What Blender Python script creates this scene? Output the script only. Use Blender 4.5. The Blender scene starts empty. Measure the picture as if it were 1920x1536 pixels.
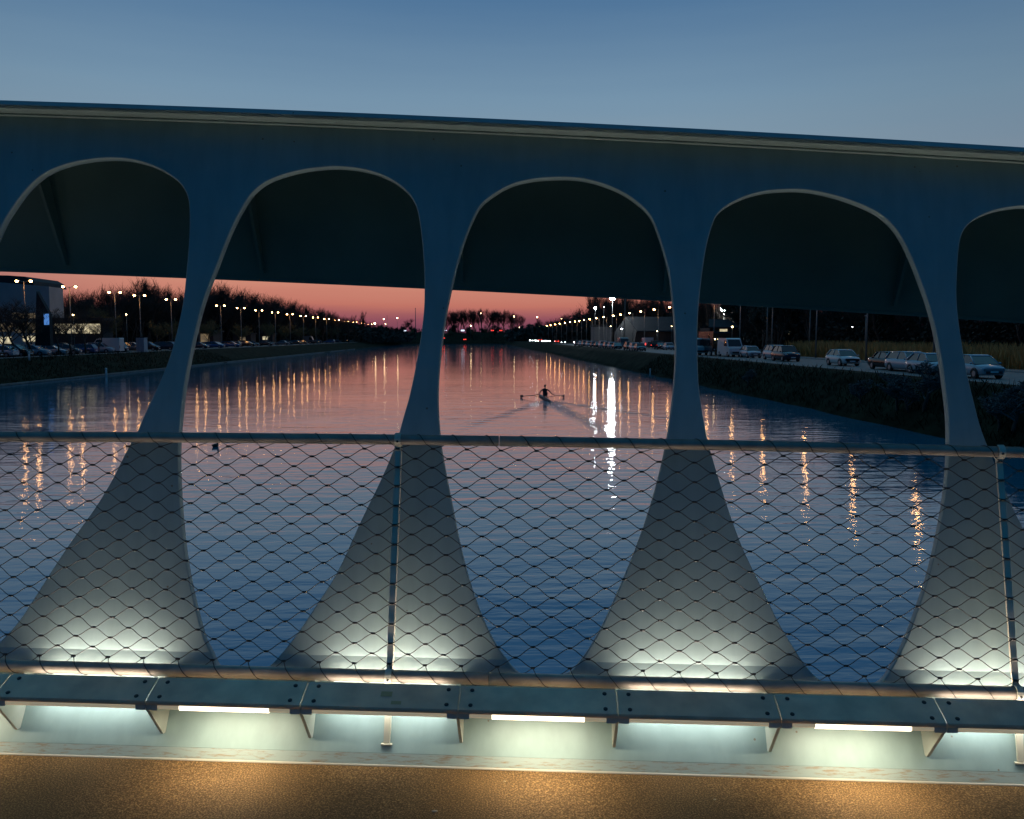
import bpy, bmesh, math, random
from mathutils import Vector, Matrix
import numpy as np
random.seed(7)
S = bpy.context.scene
COL = S.collection
# ------------------------------------------------------------------ camera
F = 1600.0; YH = 632.0; VPX = 885.0            # focal length in photo pixels, horizon row, canal vanishing column
PITCH = math.atan((768 - YH) / F); YAW = math.atan((960 - VPX) / F)
EYE = 5.1                                      # eye above the water
fwd = Vector((math.sin(YAW) * math.cos(PITCH), math.cos(YAW) * math.cos(PITCH), -math.sin(PITCH)))
rgt = Vector((math.cos(YAW), -math.sin(YAW), 0)); upv = rgt.cross(fwd)
cam = bpy.data.objects.new('camera', bpy.data.cameras.new('camera')); COL.objects.link(cam); S.camera = cam
cam.data.sensor_width = 36; cam.data.lens = 36 * F / 1920
cam.data.clip_start = 0.05; cam.data.clip_end = 6000
cam.matrix_world = Matrix(((rgt.x, upv.x, -fwd.x, 0), (rgt.y, upv.y, -fwd.y, 0), (rgt.z, upv.z, -fwd.z, EYE), (0, 0, 0, 1)))

def lin(r, g, b, a=None):
    f = lambda c: (c / 255 / 12.92) if c / 255 <= .04045 else ((c / 255 + .055) / 1.055) ** 2.4
    return (f(r), f(g), f(b), 1)
# ------------------------------------------------------------------ world: dusk sky
w = bpy.data.worlds.new('World'); S.world = w; w.use_nodes = True
N = w.node_tree.nodes; K = w.node_tree.links; N.clear()
def nd(t, **k):
    n = N.new(t)
    for a, b in k.items(): setattr(n, a, b)
    return n
def mth(op, a, b=None, c=None, clamp=False):
    n = nd('ShaderNodeMath', operation=op, use_clamp=clamp)
    for i, v in enumerate((a, b, c)):
        if v is None: continue
        if isinstance(v, (int, float)): n.inputs[i].default_value = v
        else: K.new(v, n.inputs[i])
    return n.outputs[0]
def ramp(fac, stops):
    n = nd('ShaderNodeValToRGB'); n.color_ramp.interpolation = 'EASE' if False else 'LINEAR'
    e = n.color_ramp.elements
    while len(e) < len(stops): e.new(0.5)
    for el, (p, c) in zip(e, stops): el.position = p; el.color = c
    K.new(fac, n.inputs[0]); return n.outputs[0]
def mixc(f, a, b):
    n = nd('ShaderNodeMix', data_type='RGBA')
    K.new(f, n.inputs[0]) if not isinstance(f, (int, float)) else setattr(n.inputs[0], 'default_value', f)
    K.new(a, n.inputs[6]); K.new(b, n.inputs[7]); return n.outputs[2]
tc = nd('ShaderNodeTexCoord'); sx = nd('ShaderNodeSeparateXYZ'); K.new(tc.outputs['Generated'], sx.inputs[0])
el = mth('DIVIDE', mth('ARCSINE', sx.outputs[2]), math.pi / 2)      # 0..1 elevation
az = mth('ARCTAN2', sx.outputs[0], sx.outputs[1])                   # 0 = along the canal
azd = mth('ABSOLUTE', mth('ADD', az, 0.06))
mp = nd('ShaderNodeMapping'); mp.inputs['Scale'].default_value = (1.6, 1.6, 22); mp.inputs['Rotation'].default_value = (0.05, 0.03, 0.3)
K.new(tc.outputs['Generated'], mp.inputs[0])
nz = nd('ShaderNodeTexNoise'); nz.inputs['Scale'].default_value = 2.2; nz.inputs['Detail'].default_value = 5; K.new(mp.outputs[0], nz.inputs[0])
D = 90.0
elj = mth('ADD', el, mth('MULTIPLY', mth('SUBTRACT', nz.outputs[0], 0.5), 0.013))
glow = ramp(elj, [(0, lin(92, 52, 84)), (1.1 / D, lin(146, 82, 94)), (2.1 / D, lin(192, 116, 102)), (3.6 / D, lin(206, 138, 118)),
                 (5.2 / D, lin(204, 146, 128)), (7.5 / D, lin(172, 158, 162)), (10.5 / D, lin(134, 154, 168)), (15 / D, lin(117, 147, 171)),
                 (22 / D, lin(70, 110, 150)), (24 / D, lin(68, 110, 150)), (31 / D, lin(96, 168, 208)), (48 / D, lin(100, 176, 216)), (64 / D, lin(60, 98, 128)), (1, lin(54, 80, 102))])
side = ramp(elj, [(0, lin(52, 44, 74)), (2.5 / D, lin(88, 66, 92)), (5 / D, lin(118, 96, 118)), (9 / D, lin(124, 140, 156)),
                 (14 / D, lin(110, 137, 158)), (22 / D, lin(68, 106, 144)), (24 / D, lin(66, 106, 146)), (31 / D, lin(92, 162, 200)), (48 / D, lin(88, 158, 194)), (64 / D, lin(58, 94, 122)), (1, lin(54, 80, 102))])
back = ramp(el, [(0, lin(2, 36, 50)), (6 / D, lin(1, 56, 88)), (15 / D, lin(1, 70, 114)), (40 / D, lin(4, 66, 114)), (1, lin(54, 80, 102))])
f1 = nd('ShaderNodeMapRange', interpolation_type='SMOOTHSTEP'); K.new(azd, f1.inputs[0]); f1.inputs[1].default_value = .25; f1.inputs[2].default_value = .72
f2 = nd('ShaderNodeMapRange', interpolation_type='SMOOTHSTEP'); K.new(azd, f2.inputs[0]); f2.inputs[1].default_value = .8; f2.inputs[2].default_value = 1.9
sky = mixc(f2.outputs[0], mixc(f1.outputs[0], glow, side), back)
bg = nd('ShaderNodeBackground'); bg.inputs[1].default_value = 1.0; K.new(sky, bg.inputs[0])
wo = nd('ShaderNodeOutputWorld'); K.new(bg.outputs[0], wo.inputs[0])
S.view_settings.view_transform = 'Standard'; S.view_settings.look = 'None'; S.view_settings.exposure = 0; S.view_settings.gamma = 1
S.cycles.sample_clamp_indirect = 50; S.cycles.max_bounces = 6; S.cycles.diffuse_bounces = 3; S.cycles.glossy_bounces = 4
S.cycles.caustics_reflective = False; S.cycles.caustics_refractive = False
S.cycles.use_denoising = True
S.cycles.filter_width = 1.5

# ------------------------------------------------------------------ pixel -> ray helpers
def raydir(x, y):
    return (fwd + rgt * ((x - 960) / F) - upv * ((y - 768) / F))
def ground(x, y, z):                            # point on height z
    d = raydir(x, y); t = (z - EYE) / d.z
    return Vector((d.x * t, d.y * t, z))
def at(x, Dm, z=2.5):                           # column x at distance Dm along the canal
    k = (x - 960) / F; c = math.cos(PITCH)
    dx = math.sin(YAW) * 1 + math.cos(YAW) * k; dy = math.cos(YAW) - math.sin(YAW) * k
    return Vector((dx / dy * Dm, Dm, z))
def zat(y, Dm): return EYE + (YH - y) * Dm / F  # height of image row y at distance Dm

# ------------------------------------------------------------------ materials
MATS = {}
def mat(name, col, rough=.6, metal=0.0, var=0.0, scale=4.0, bump=0.0, emit=None, estr=0, spec=None, stops=None, detail=4):
    if name in MATS: return MATS[name]
    m = bpy.data.materials.new(name); m.use_nodes = True; t = m.node_tree; b = t.nodes['Principled BSDF']
    c = tuple(col) + (1,) if len(col) == 3 else col
    b.inputs['Base Color'].default_value = c; b.inputs['Roughness'].default_value = rough; b.inputs['Metallic'].default_value = metal
    if spec is not None: b.inputs['Specular IOR Level'].default_value = spec
    g = t.nodes.new('ShaderNodeNewGeometry') if (var or bump) else None
    if var or bump:
        n = t.nodes.new('ShaderNodeTexNoise'); n.inputs['Scale'].default_value = scale; n.inputs['Detail'].default_value = detail
        o = t.nodes.new('ShaderNodeTexCoord'); t.links.new(g.outputs['Position'], n.inputs['Vector'])
        if var:
            r = t.nodes.new('ShaderNodeValToRGB')
            r.color_ramp.elements[0].position = .3; r.color_ramp.elements[1].position = .7
            r.color_ramp.elements[0].color = tuple(max(0, x * (1 - var)) for x in c[:3]) + (1,)
            r.color_ramp.elements[1].color = tuple(min(1, x * (1 + var)) for x in c[:3]) + (1,)
            t.links.new(n.outputs[0], r.inputs[0]); t.links.new(r.outputs[0], b.inputs['Base Color'])
        if bump:
            bp = t.nodes.new('ShaderNodeBump'); bp.inputs['Strength'].default_value = 1; bp.inputs['Distance'].default_value = bump
            t.links.new(n.outputs[0], bp.inputs['Height']); t.links.new(bp.outputs[0], b.inputs['Normal'])
    if emit:
        b.inputs['Emission Color'].default_value = tuple(emit) + (1,); b.inputs['Emission Strength'].default_value = estr
    MATS[name] = m; return m

def tree_nodes(m): return m.node_tree.nodes, m.node_tree.links
# painted steel of the bridge: pale grey-green with faint run marks, specks and rust along the foot
def steel_mat():
    m = mat('painted_steel', (.50, .55, .52), .48); n, l = tree_nodes(m); b = n['Principled BSDF']
    g = n.new('ShaderNodeNewGeometry')
    a = n.new('ShaderNodeTexNoise'); a.inputs['Scale'].default_value = 1.7; a.inputs['Detail'].default_value = 6; l.new(g.outputs['Position'], a.inputs[0])
    r = n.new('ShaderNodeValToRGB'); r.color_ramp.elements[0].position = .3; r.color_ramp.elements[0].color = (.27, .37, .35, 1)
    r.color_ramp.elements[1].position = .7; r.color_ramp.elements[1].color = (.32, .43, .41, 1); l.new(a.outputs[0], r.inputs[0])
    v = n.new('ShaderNodeTexVoronoi'); v.inputs['Scale'].default_value = 9; l.new(g.outputs['Position'], v.inputs[0])
    r2 = n.new('ShaderNodeValToRGB'); r2.color_ramp.elements[0].position = .035; r2.color_ramp.elements[0].color = (1, 1, 1, 1)
    r2.color_ramp.elements[1].position = .05; r2.color_ramp.elements[1].color = (0, 0, 0, 1); l.new(v.outputs['Distance'], r2.inputs[0])
    mx = n.new('ShaderNodeMix'); mx.data_type = 'RGBA'; l.new(r2.outputs[0], mx.inputs[0]); l.new(r.outputs[0], mx.inputs[6]); mx.inputs[7].default_value = (.2, .17, .12, 1)
    m3 = n.new('ShaderNodeMapping'); m3.inputs['Scale'].default_value = (14, 14, .6); l.new(g.outputs['Position'], m3.inputs[0])
    a4 = n.new('ShaderNodeTexNoise'); a4.inputs['Scale'].default_value = 1.3; a4.inputs['Detail'].default_value = 5; l.new(m3.outputs[0], a4.inputs[0])
    r4 = n.new('ShaderNodeMapRange'); r4.inputs[1].default_value = .35; r4.inputs[2].default_value = .7; r4.inputs[3].default_value = 1.04; r4.inputs[4].default_value = .91; l.new(a4.outputs[0], r4.inputs[0])
    m4 = n.new('ShaderNodeMix'); m4.data_type = 'RGBA'; m4.blend_type = 'MULTIPLY'; m4.inputs[0].default_value = 1; l.new(mx.outputs[2], m4.inputs[6]); l.new(r4.outputs[0], m4.inputs[7]); l.new(m4.outputs[2], b.inputs['Base Color'])
    bp = n.new('ShaderNodeBump'); bp.inputs['Distance'].default_value = .004; bp.inputs['Strength'].default_value = .5
    a2 = n.new('ShaderNodeTexNoise'); a2.inputs['Scale'].default_value = 5; l.new(g.outputs['Position'], a2.inputs[0]); l.new(a2.outputs[0], bp.inputs['Height']); l.new(bp.outputs[0], b.inputs['Normal'])
    return m
STEEL = steel_mat()
def dirt_mat():                                 # the low strip of the plate next to the deck: sand and rust washed up against it
    m = mat('dirty_painted_steel', (.5, .5, .45), .55); n, l = tree_nodes(m); b = n['Principled BSDF']
    g = n.new('ShaderNodeNewGeometry')
    mp = n.new('ShaderNodeMapping'); mp.inputs['Scale'].default_value = (5, 5, 40); l.new(g.outputs['Position'], mp.inputs[0])
    a = n.new('ShaderNodeTexNoise'); a.inputs['Scale'].default_value = 3; a.inputs['Detail'].default_value = 8; a.inputs['Roughness'].default_value = .7; l.new(mp.outputs[0], a.inputs[0])
    r = n.new('ShaderNodeValToRGB'); r.color_ramp.elements[0].position = .5; r.color_ramp.elements[0].color = (.34, .41, .375, 1)
    r.color_ramp.elements[1].position = .66; r.color_ramp.elements[1].color = (.30, .22, .13, 1); l.new(a.outputs[0], r.inputs[0]); l.new(r.outputs[0], b.inputs['Base Color'])
    return m
DIRTY = dirt_mat()
def deck_mat():
    m = mat('bonded_aggregate', (.2, .14, .08), .75, spec=.15); n, l = tree_nodes(m); b = n['Principled BSDF']
    g = n.new('ShaderNodeNewGeometry')
    a = n.new('ShaderNodeTexNoise'); a.inputs['Scale'].default_value = 170; a.inputs['Detail'].default_value = 3; l.new(g.outputs['Position'], a.inputs[0])
    r = n.new('ShaderNodeValToRGB'); e = r.color_ramp.elements
    e[0].position = .34; e[0].color = (.085, .042, .013, 1); e[1].position = .75; e[1].color = (.44, .25, .10, 1); x = e.new(.52); x.color = (.155, .088, .034, 1)
    l.new(a.outputs[0], r.inputs[0])
    a3 = n.new('ShaderNodeTexNoise'); a3.inputs['Scale'].default_value = 2.5; a3.inputs['Detail'].default_value = 5; l.new(g.outputs['Position'], a3.inputs[0])
    r3 = n.new('ShaderNodeMapRange'); r3.inputs[1].default_value = .3; r3.inputs[2].default_value = .7; r3.inputs[3].default_value = .78; r3.inputs[4].default_value = 1.12; l.new(a3.outputs[0], r3.inputs[0])
    mx = n.new('ShaderNodeMix'); mx.data_type = 'RGBA'; mx.blend_type = 'MULTIPLY'; mx.inputs[0].default_value = 1
    l.new(r.outputs[0], mx.inputs[6]); l.new(r3.outputs[0], mx.inputs[7]); l.new(mx.outputs[2], b.inputs['Base Color'])
    bp = n.new('ShaderNodeBump'); bp.inputs['Distance'].default_value = .003; l.new(a.outputs[0], bp.inputs['Height']); l.new(bp.outputs[0], b.inputs['Normal'])
    return m
DECK = deck_mat()
def water_mat():
    m = mat('canal_water', (.006, .15, .23), .06, spec=.5); n, l = tree_nodes(m); b = n['Principled BSDF']; b.inputs['IOR'].default_value = 2.5
    g = n.new('ShaderNodeNewGeometry')
    def wav(sx, sy, sc, det, rot):
        mp = n.new('ShaderNodeMapping'); mp.inputs['Scale'].default_value = (sx, sy, 1); mp.inputs['Rotation'].default_value = (0, 0, rot); l.new(g.outputs['Position'], mp.inputs[0])
        a = n.new('ShaderNodeTexNoise'); a.inputs['Scale'].default_value = sc; a.inputs['Detail'].default_value = det; a.inputs['Roughness'].default_value = .5; l.new(mp.outputs[0], a.inputs[0]); return a.outputs[0]
    h1 = wav(.45, 1.5, 1.3, 3, .06); h2 = wav(.25, .7, .5, 2, -.12); h3 = wav(.6, 1.3, 4.2, 2, .2)
    gp = n.new('ShaderNodeTexNoise'); gp.inputs['Scale'].default_value = .045; gp.inputs['Detail'].default_value = 3; l.new(g.outputs['Position'], gp.inputs[0])
    def ma(op, x, y):
        k = n.new('ShaderNodeMath'); k.operation = op
        for i, v in enumerate((x, y)):
            if isinstance(v, (int, float)): k.inputs[i].default_value = v
            else: l.new(v, k.inputs[i])
        return k.outputs[0]
    # boat wake: two low crests opening behind the scull
    hh = ma('ADD', ma('ADD', ma('MULTIPLY', h1, .024), ma('MULTIPLY', h2, .042)), ma('MULTIPLY', h3, .0040))
    mr = n.new('ShaderNodeMapRange'); mr.inputs[1].default_value = .35; mr.inputs[2].default_value = .65; mr.inputs[3].default_value = .6; mr.inputs[4].default_value = 1.25; l.new(gp.outputs[0], mr.inputs[0])
    # the water is calmer far up the canal, out of the breeze
    sp = n.new('ShaderNodeSeparateXYZ'); l.new(g.outputs['Position'], sp.inputs[0])
    cr = n.new('ShaderNodeMapRange'); cr.inputs[1].default_value = 45; cr.inputs[2].default_value = 130; cr.inputs[3].default_value = 1; cr.inputs[4].default_value = .28; l.new(sp.outputs[1], cr.inputs[0])
    hh = ma('MULTIPLY', ma('MULTIPLY', hh, mr.outputs[0]), cr.outputs[0])
    dy = ma('SUBTRACT', 68.0, sp.outputs[1]); ax = ma('ABSOLUTE', ma('SUBTRACT', ma('SUBTRACT', sp.outputs[0], 6.0), ma('MULTIPLY', dy, .05)), 0)
    arm = ma('ABSOLUTE', ma('SUBTRACT', ax, ma('ADD', ma('MULTIPLY', dy, .36), .1)), 0)
    def mrg(v, a, b_, c_, d_):
        k = n.new('ShaderNodeMapRange'); l.new(v, k.inputs[0])
        for i_, x_ in enumerate((a, b_, c_, d_)): k.inputs[1 + i_].default_value = x_
        return k.outputs[0]
    on = ma('MULTIPLY', mrg(dy, 0, .6, 0, 1), mrg(dy, 4, 26, 1, 0))
    ridge = ma('MULTIPLY', mrg(arm, 0, .9, 1, 0), on); core = ma('MULTIPLY', mrg(ax, 0, .8, 1, 0), on)
    hh = ma('ADD', hh, ma('ADD', ma('MULTIPLY', ridge, ma('MULTIPLY', ma('SINE', ma('MULTIPLY', dy, 4.4), 0), .020)), ma('MULTIPLY', core, ma('MULTIPLY', h3, .07))))
    bp = n.new('ShaderNodeBump'); bp.inputs['Distance'].default_value = 1.0; bp.inputs['Strength'].default_value = 1; l.new(hh, bp.inputs['Height']); l.new(bp.outputs[0], b.inputs['Normal'])
    return m
WATER = water_mat()
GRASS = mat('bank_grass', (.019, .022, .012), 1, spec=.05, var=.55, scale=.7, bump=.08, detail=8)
ROAD = mat('asphalt', (.17, .145, .13), .75, var=.25, scale=1.2, detail=6)
KERB = mat('kerb_concrete', (.30, .28, .26), .8, var=.2, scale=3)
CONC = mat('quay_concrete', (.16, .16, .15), .85, var=.3, scale=2)
BARK = mat('bark', (.055, .042, .032), .9, var=.3, scale=3)
TWIG = mat('twigs', (.060, .044, .034), .9)
BUD = mat('budding_twigs', (.14, .12, .05), .9)
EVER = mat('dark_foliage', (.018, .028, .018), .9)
RAIL = mat('weathered_rail', (.40, .33, .25), .5, metal=.12, var=.18, scale=14, bump=.0006)
WIRE = mat('net_wire', (.045, .042, .036), .55, metal=.3)
FERR = mat('ferrule', (.05, .047, .04), .4, metal=.5)
POST = mat('post_paint', (.72, .66, .50), .5, var=.12, scale=9)
PANEL = mat('panel_paint', (.80, .68, .50), .5, .55, var=.14, scale=11, bump=.0008)
BOLT = mat('bolt_cap', (.03, .035, .035), .4)
BRKT = mat('bracket_paint', (.55, .58, .50), .5, var=.1, scale=8)
TUBE = mat('lamp_diffuser', (.85, .80, .60), .35, emit=(1, .84, .55), estr=.22)  # faint emission added: the unlit tube imitates lamplight caught by the diffuser
LAMP_WARM = mat('lamp_warm_glow', (1, .9, .75), .4, emit=(1, .82, .58), estr=3.4)
LAMP_WHITE = mat('lamp_white_glow', (1, 1, 1), .4, emit=(.95, 1, .93), estr=6)
POLE = mat('galvanised_pole', (.22, .21, .19), .5, metal=.4)
SODIUM = mat('street_lamp_glow', (1, .7, .4), .4, emit=(1, .48, .16), estr=75)
FLOOD = mat('flood_lamp_glow', (1, 1, 1), .4, emit=(.86, .95, 1), estr=260)
SMALLW = mat('small_lamp_glow', (1, 1, 1), .4, emit=(.9, .95, 1), estr=45)
SMALLY = mat('small_warm_glow', (1, .8, .5), .4, emit=(1, .72, .35), estr=30)
REDL = mat('tail_lamp_glow', (1, .1, .05), .4, emit=(1, .05, .03), estr=4)
HEADL = mat('head_lamp_glow', (1, 1, 1), .4, emit=(.92, .94, 1), estr=60)
BRIGHTW = mat('lit_window', (1, .9, .6), .4, emit=(1, .84, .5), estr=.55)
DIMW = mat('dim_lit_window', (.6, .5, .3), .4, emit=(1, .68, .32), estr=.16)
def uneven(m, sc, lo, hi):
    n, l = tree_nodes(m); b = n['Principled BSDF']; g = n.new('ShaderNodeNewGeometry'); a = n.new('ShaderNodeTexNoise'); a.inputs['Scale'].default_value = sc; a.inputs['Detail'].default_value = 4
    l.new(g.outputs['Position'], a.inputs[0]); r = n.new('ShaderNodeMapRange'); r.inputs[1].default_value = .35; r.inputs[2].default_value = .65; r.inputs[3].default_value = lo; r.inputs[4].default_value = hi
    l.new(a.outputs[0], r.inputs[0]); l.new(r.outputs[0], b.inputs['Emission Strength'])
uneven(BRIGHTW, 1.1, .10, .8); uneven(DIMW, 1.0, .02, .22)
BLUES = mat('blue_screen', (.1, .3, .8), .4, emit=(.12, .34, .85), estr=.6)
SIGNW = mat('white_sign_glow', (.8, .85, 1), .4, emit=(.75, .85, 1), estr=1.3)
RUBBER = mat('tyre_rubber', (.02, .02, .02), .8)
RIM = mat('wheel_rim', (.35, .35, .36), .4, metal=.7)
GLASS = mat('car_glass', (.012, .015, .018), .08, spec=.8)
BLACKP = mat('black_plastic', (.02, .02, .02), .5)
LENS = mat('headlamp_lens', (.6, .6, .62), .15)
TAILOFF = mat('tail_lens', (.25, .02, .02), .25)
PLATE = mat('number_plate', (.7, .7, .68), .5)

# ------------------------------------------------------------------ mesh builder
class MB:
    def __init__(s): s.v = []; s.f = []; s.sm = []
    def add(s, vs, fs, smooth=False):
        o = len(s.v); s.v += [tuple(v) for v in vs]; s.f += [tuple(i + o for i in f) for f in fs]; s.sm += [smooth] * len(fs)
    def box(s, c, d, R=None):
        c = Vector(c); vs = []
        for x in (-1, 1):
            for y in (-1, 1):
                for z in (-1, 1):
                    p = Vector((x * d[0] / 2, y * d[1] / 2, z * d[2] / 2))
                    vs.append(c + (R @ p if R else p))
        s.add(vs, [(0, 1, 3, 2), (4, 6, 7, 5), (0, 4, 5, 1), (2, 3, 7, 6), (0, 2, 6, 4), (1, 5, 7, 3)])
    def prism(s, poly, off):                    # poly list of points, offset vector
        n = len(poly); off = Vector(off); a = [Vector(p) for p in poly]; b = [p + off for p in a]
        s.add(a + b, [tuple(range(n))[::-1], tuple(range(n, 2 * n))] + [(i, (i + 1) % n, n + (i + 1) % n, n + i) for i in range(n)])
    def tube(s, pts, r, n=6, cap=True, smooth=True):
        pts = [Vector(p) for p in pts]; rs = r if isinstance(r, (list, tuple)) else [r] * len(pts)
        vs = []; prev = None
        for i, p in enumerate(pts):
            t = (pts[min(i + 1, len(pts) - 1)] - pts[max(i - 1, 0)])
            if t.length < 1e-9: t = Vector((0, 0, 1))
            t.normalize()
            if prev is None:
                a = Vector((0, 0, 1)) if abs(t.z) < .9 else Vector((1, 0, 0)); x = t.cross(a).normalized()
            else:
                x = prev - t * prev.dot(t); x = x.normalized() if x.length > 1e-6 else t.orthogonal().normalized()
            prev = x; y = t.cross(x)
            for k in range(n):
                an = 2 * math.pi * k / n; vs.append(p + (x * math.cos(an) + y * math.sin(an)) * rs[i])
        fs = []
        for i in range(len(pts) - 1):
            for k in range(n): fs.append((i * n + k, i * n + (k + 1) % n, (i + 1) * n + (k + 1) % n, (i + 1) * n + k))
        if cap: fs += [tuple(range(n))[::-1], tuple(range((len(pts) - 1) * n, len(pts) * n))]
        s.add(vs, fs, smooth)
    def ball(s, c, r, n=8, m=6, sc=(1, 1, 1)):
        c = Vector(c); vs = [c + Vector((0, 0, r * sc[2]))]
        for i in range(1, m):
            th = math.pi * i / m
            for k in range(n):
                ph = 2 * math.pi * k / n
                vs.append(c + Vector((r * sc[0] * math.sin(th) * math.cos(ph), r * sc[1] * math.sin(th) * math.sin(ph), r * sc[2] * math.cos(th))))
        vs.append(c - Vector((0, 0, r * sc[2]))); L = len(vs) - 1
        fs = [(0, 1 + k, 1 + (k + 1) % n) for k in range(n)]
        for i in range(m - 2):
            for k in range(n):
                a = 1 + i * n + k; b = 1 + i * n + (k + 1) % n; fs.append((a, a + n, b + n, b))
        fs += [(L, 1 + (m - 2) * n + (k + 1) % n, 1 + (m - 2) * n + k) for k in range(n)]
        s.add(vs, fs, True)
    def build(s, name, material, parent=None, loc=None):
        me = bpy.data.meshes.new(name); me.from_pydata(s.v, [], s.f); me.materials.append(material)
        me.polygons.foreach_set('use_smooth', s.sm); me.update()
        o = bpy.data.objects.new(name, me); COL.objects.link(o)
        if parent: o.parent = parent
        if loc: o.location = loc
        return o
def tag(o, label=None, cat=None, group=None, kind=None):
    for k, v in (('label', label), ('category', cat), ('group', group), ('kind', kind)):
        if v: o[k] = v
    return o
def empty(name, loc, rz=0, label=None, cat=None, group=None):
    o = bpy.data.objects.new(name, None); COL.objects.link(o); o.location = loc; o.rotation_euler = (0, 0, rz)
    return tag(o, label, cat, group)
def kids(o): return [c for c in bpy.data.objects if c.parent == o]
def dup(root, loc, rz=0, label=None, group=None, scale=None, cat=None):
    def cp(o, par):
        c = o.copy(); COL.objects.link(c); c.parent = par
        for ch in CH.get(o.name, []): cp(ch, c)
        return c
    CH = {}
    for o in root.children_recursive: CH.setdefault(o.parent.name, []).append(o)
    r = cp(root, None); r.location = loc; r.rotation_euler = (0, 0, rz)
    if scale: r.scale = scale if isinstance(scale, (tuple, list)) else (scale,) * 3
    if label: r['label'] = label
    if group: r['group'] = group
    if cat: r['category'] = cat
    return r

_ON = 'zero first second third fourth fifth sixth seventh eighth ninth tenth eleventh twelfth thirteenth fourteenth fifteenth sixteenth seventeenth eighteenth nineteenth'.split()
_TN = {2: 'twent', 3: 'thirt', 4: 'fort', 5: 'fift'}
def nth(n): return _ON[n] if n < 20 else (_TN[n // 10] + 'ieth' if n % 10 == 0 else _TN[n // 10] + 'y-' + _ON[n % 10])
# ================================================================== GROUND, CANAL
XL, XLT, XR, XRT = -49.0, -56.0, 24.0, 27.4     # waterline and bank top, both sides
YEND = 628.0
GZ = 2.5
def ground_sheet():
    mb = MB(); rnd = random.Random(3)
    xs = [-2500, -600, -200, -120, -80, -64, XLT - 1.5, XLT, -54, -52, -50.6, XL, XL + .8, -40, 0, 18, XR - .8, XR, 24.8, 25.6, 26.5, XRT, XRT + 1.2, 32, 40, 60, 100, 200, 600, 2500]
    def z(x):
        P = [(-9999, GZ), (XLT, GZ), (XL, .12), (XL + .8, -1.6), (XR - .8, -1.6), (XR, .12), (XRT, GZ), (9999, GZ)]
        for (a, za), (b, zb) in zip(P, P[1:]):
            if a <= x <= b: return za + (zb - za) * (x - a) / (b - a)
    ys = [-300, -60, -20] + [i * 4 for i in range(0, 60)] + [240 + 16 * i for i in range(24)] + [YEND - 1, YEND + 2, YEND + 6, 700, 900, 1500, 4500]
    ys = sorted(set(y for y in ys if y < YEND - 2 or y >= YEND - 1))
    n = len(xs); vs = []
    for y in ys:
        for x in xs:
            zz = z(x)
            if y > YEND:
                zz = max(zz, .12 if y < YEND + 3 else GZ)
            if XLT < x < XL or XR < x < XRT: zz += rnd.uniform(-.14, .14)
            xx = x + (rnd.uniform(-.35, .35) if x in (XL, XR, XRT, XLT) else 0)
            vs.append((xx, y, zz))
    fs = [(j * n + i, j * n + i + 1, (j + 1) * n + i + 1, (j + 1) * n + i) for j in range(len(ys) - 1) for i in range(n - 1)]
    mb.add(vs, fs, True)
    return tag(mb.build('ground', GRASS), kind='structure')
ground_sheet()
wm = MB(); wm.add([(-70, -300, 0), (40, -300, 0), (40, YEND + 3, 0), (-70, YEND + 3, 0)], [(0, 1, 2, 3)])
tag(wm.build('water', WATER), kind='structure')
# stone edge of the left bank and wet line
q = MB(); q.prism([(XL - .1, -60, .02), (XL + .25, -60, .02), (XL + .25, -60, .20), (XL - .1, -60, .20)], (0, 420, 0)); tag(q.build('quay_edge', CONC), kind='structure')
# roads
r = MB(); r.add([(28.6, -60, GZ + .02), (38.6, -60, GZ + .02), (41.5, 330, GZ + .02), (31, 330, GZ + .02)], [(0, 1, 2, 3)]); tag(r.build('road', ROAD), kind='structure')
k = MB(); k.prism([(38.6, -60, GZ), (38.9, -60, GZ), (38.9, -60, GZ + .14), (38.6, -60, GZ + .14)], (2.9, 390, 0)); tag(k.build('road_kerb', KERB), kind='structure')
p = MB(); p.add([(38.9, -60, GZ + .12), (40.9, -60, GZ + .12), (43.8, 330, GZ + .12), (41.8, 330, GZ + .12)], [(0, 1, 2, 3)]); tag(p.build('pavement', mat('pavement_slabs', (.13, .115, .10), .85, var=.2, scale=2)), kind='structure')
r = MB(); r.add([(-75, 0, GZ + .03), (-57.2, 0, GZ + .03), (-57.2, 560, GZ + .03), (-75, 560, GZ + .03)], [(0, 1, 2, 3)]); tag(r.build('parking_road', ROAD), kind='structure')
k = MB(); k.prism([(-57.2, 0, GZ), (-56.9, 0, GZ), (-56.9, 0, GZ + .1), (-57.2, 0, GZ + .1)], (0, 560, 0)); tag(k.build('parking_kerb', KERB), kind='structure')

# ================================================================== BRIDGE
M = -0.047; GR = -0.0075                        # bridge turned against the view, and its slight fall to the right
hd = (rgt + Vector((fwd.x, fwd.y, 0)).normalized() * M).normalized()
U = (hd + Vector((0, 0, GR))).normalized(); Zb = (Vector((0, 0, 1)) - U * U.z).normalized(); V = Zb.cross(U)
DECKH = 1.72
B = Matrix(((U.x, V.x, Zb.x, 0), (U.y, V.y, Zb.y, 0), (U.z, V.z, Zb.z, EYE - DECKH), (0, 0, 0, 1)))
Bi = B.inverted(); B3i = Bi.to_3x3(); Oc = Bi @ Vector((0, 0, EYE))
def P(u, v, h): return B @ Vector((u, v, h))
def onp(x, y, v0, L):                           # pixel on the plane v = v0 + L*h  -> (u, v, h)
    d = B3i @ raydir(x, y); t = (v0 + L * Oc.z - Oc.y) / (d.y - L * d.z)
    return Oc + d * t
RV, RL = 3.28, .25                              # railing plane
WV, WL = 3.400, .235                             # web plate plane (front face)
BRIDGE = empty('footbridge', (0, 0, 0), 0, 'pale steel footbridge wall pierced by tall rounded openings, with a closed top beam', 'bridge')

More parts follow.
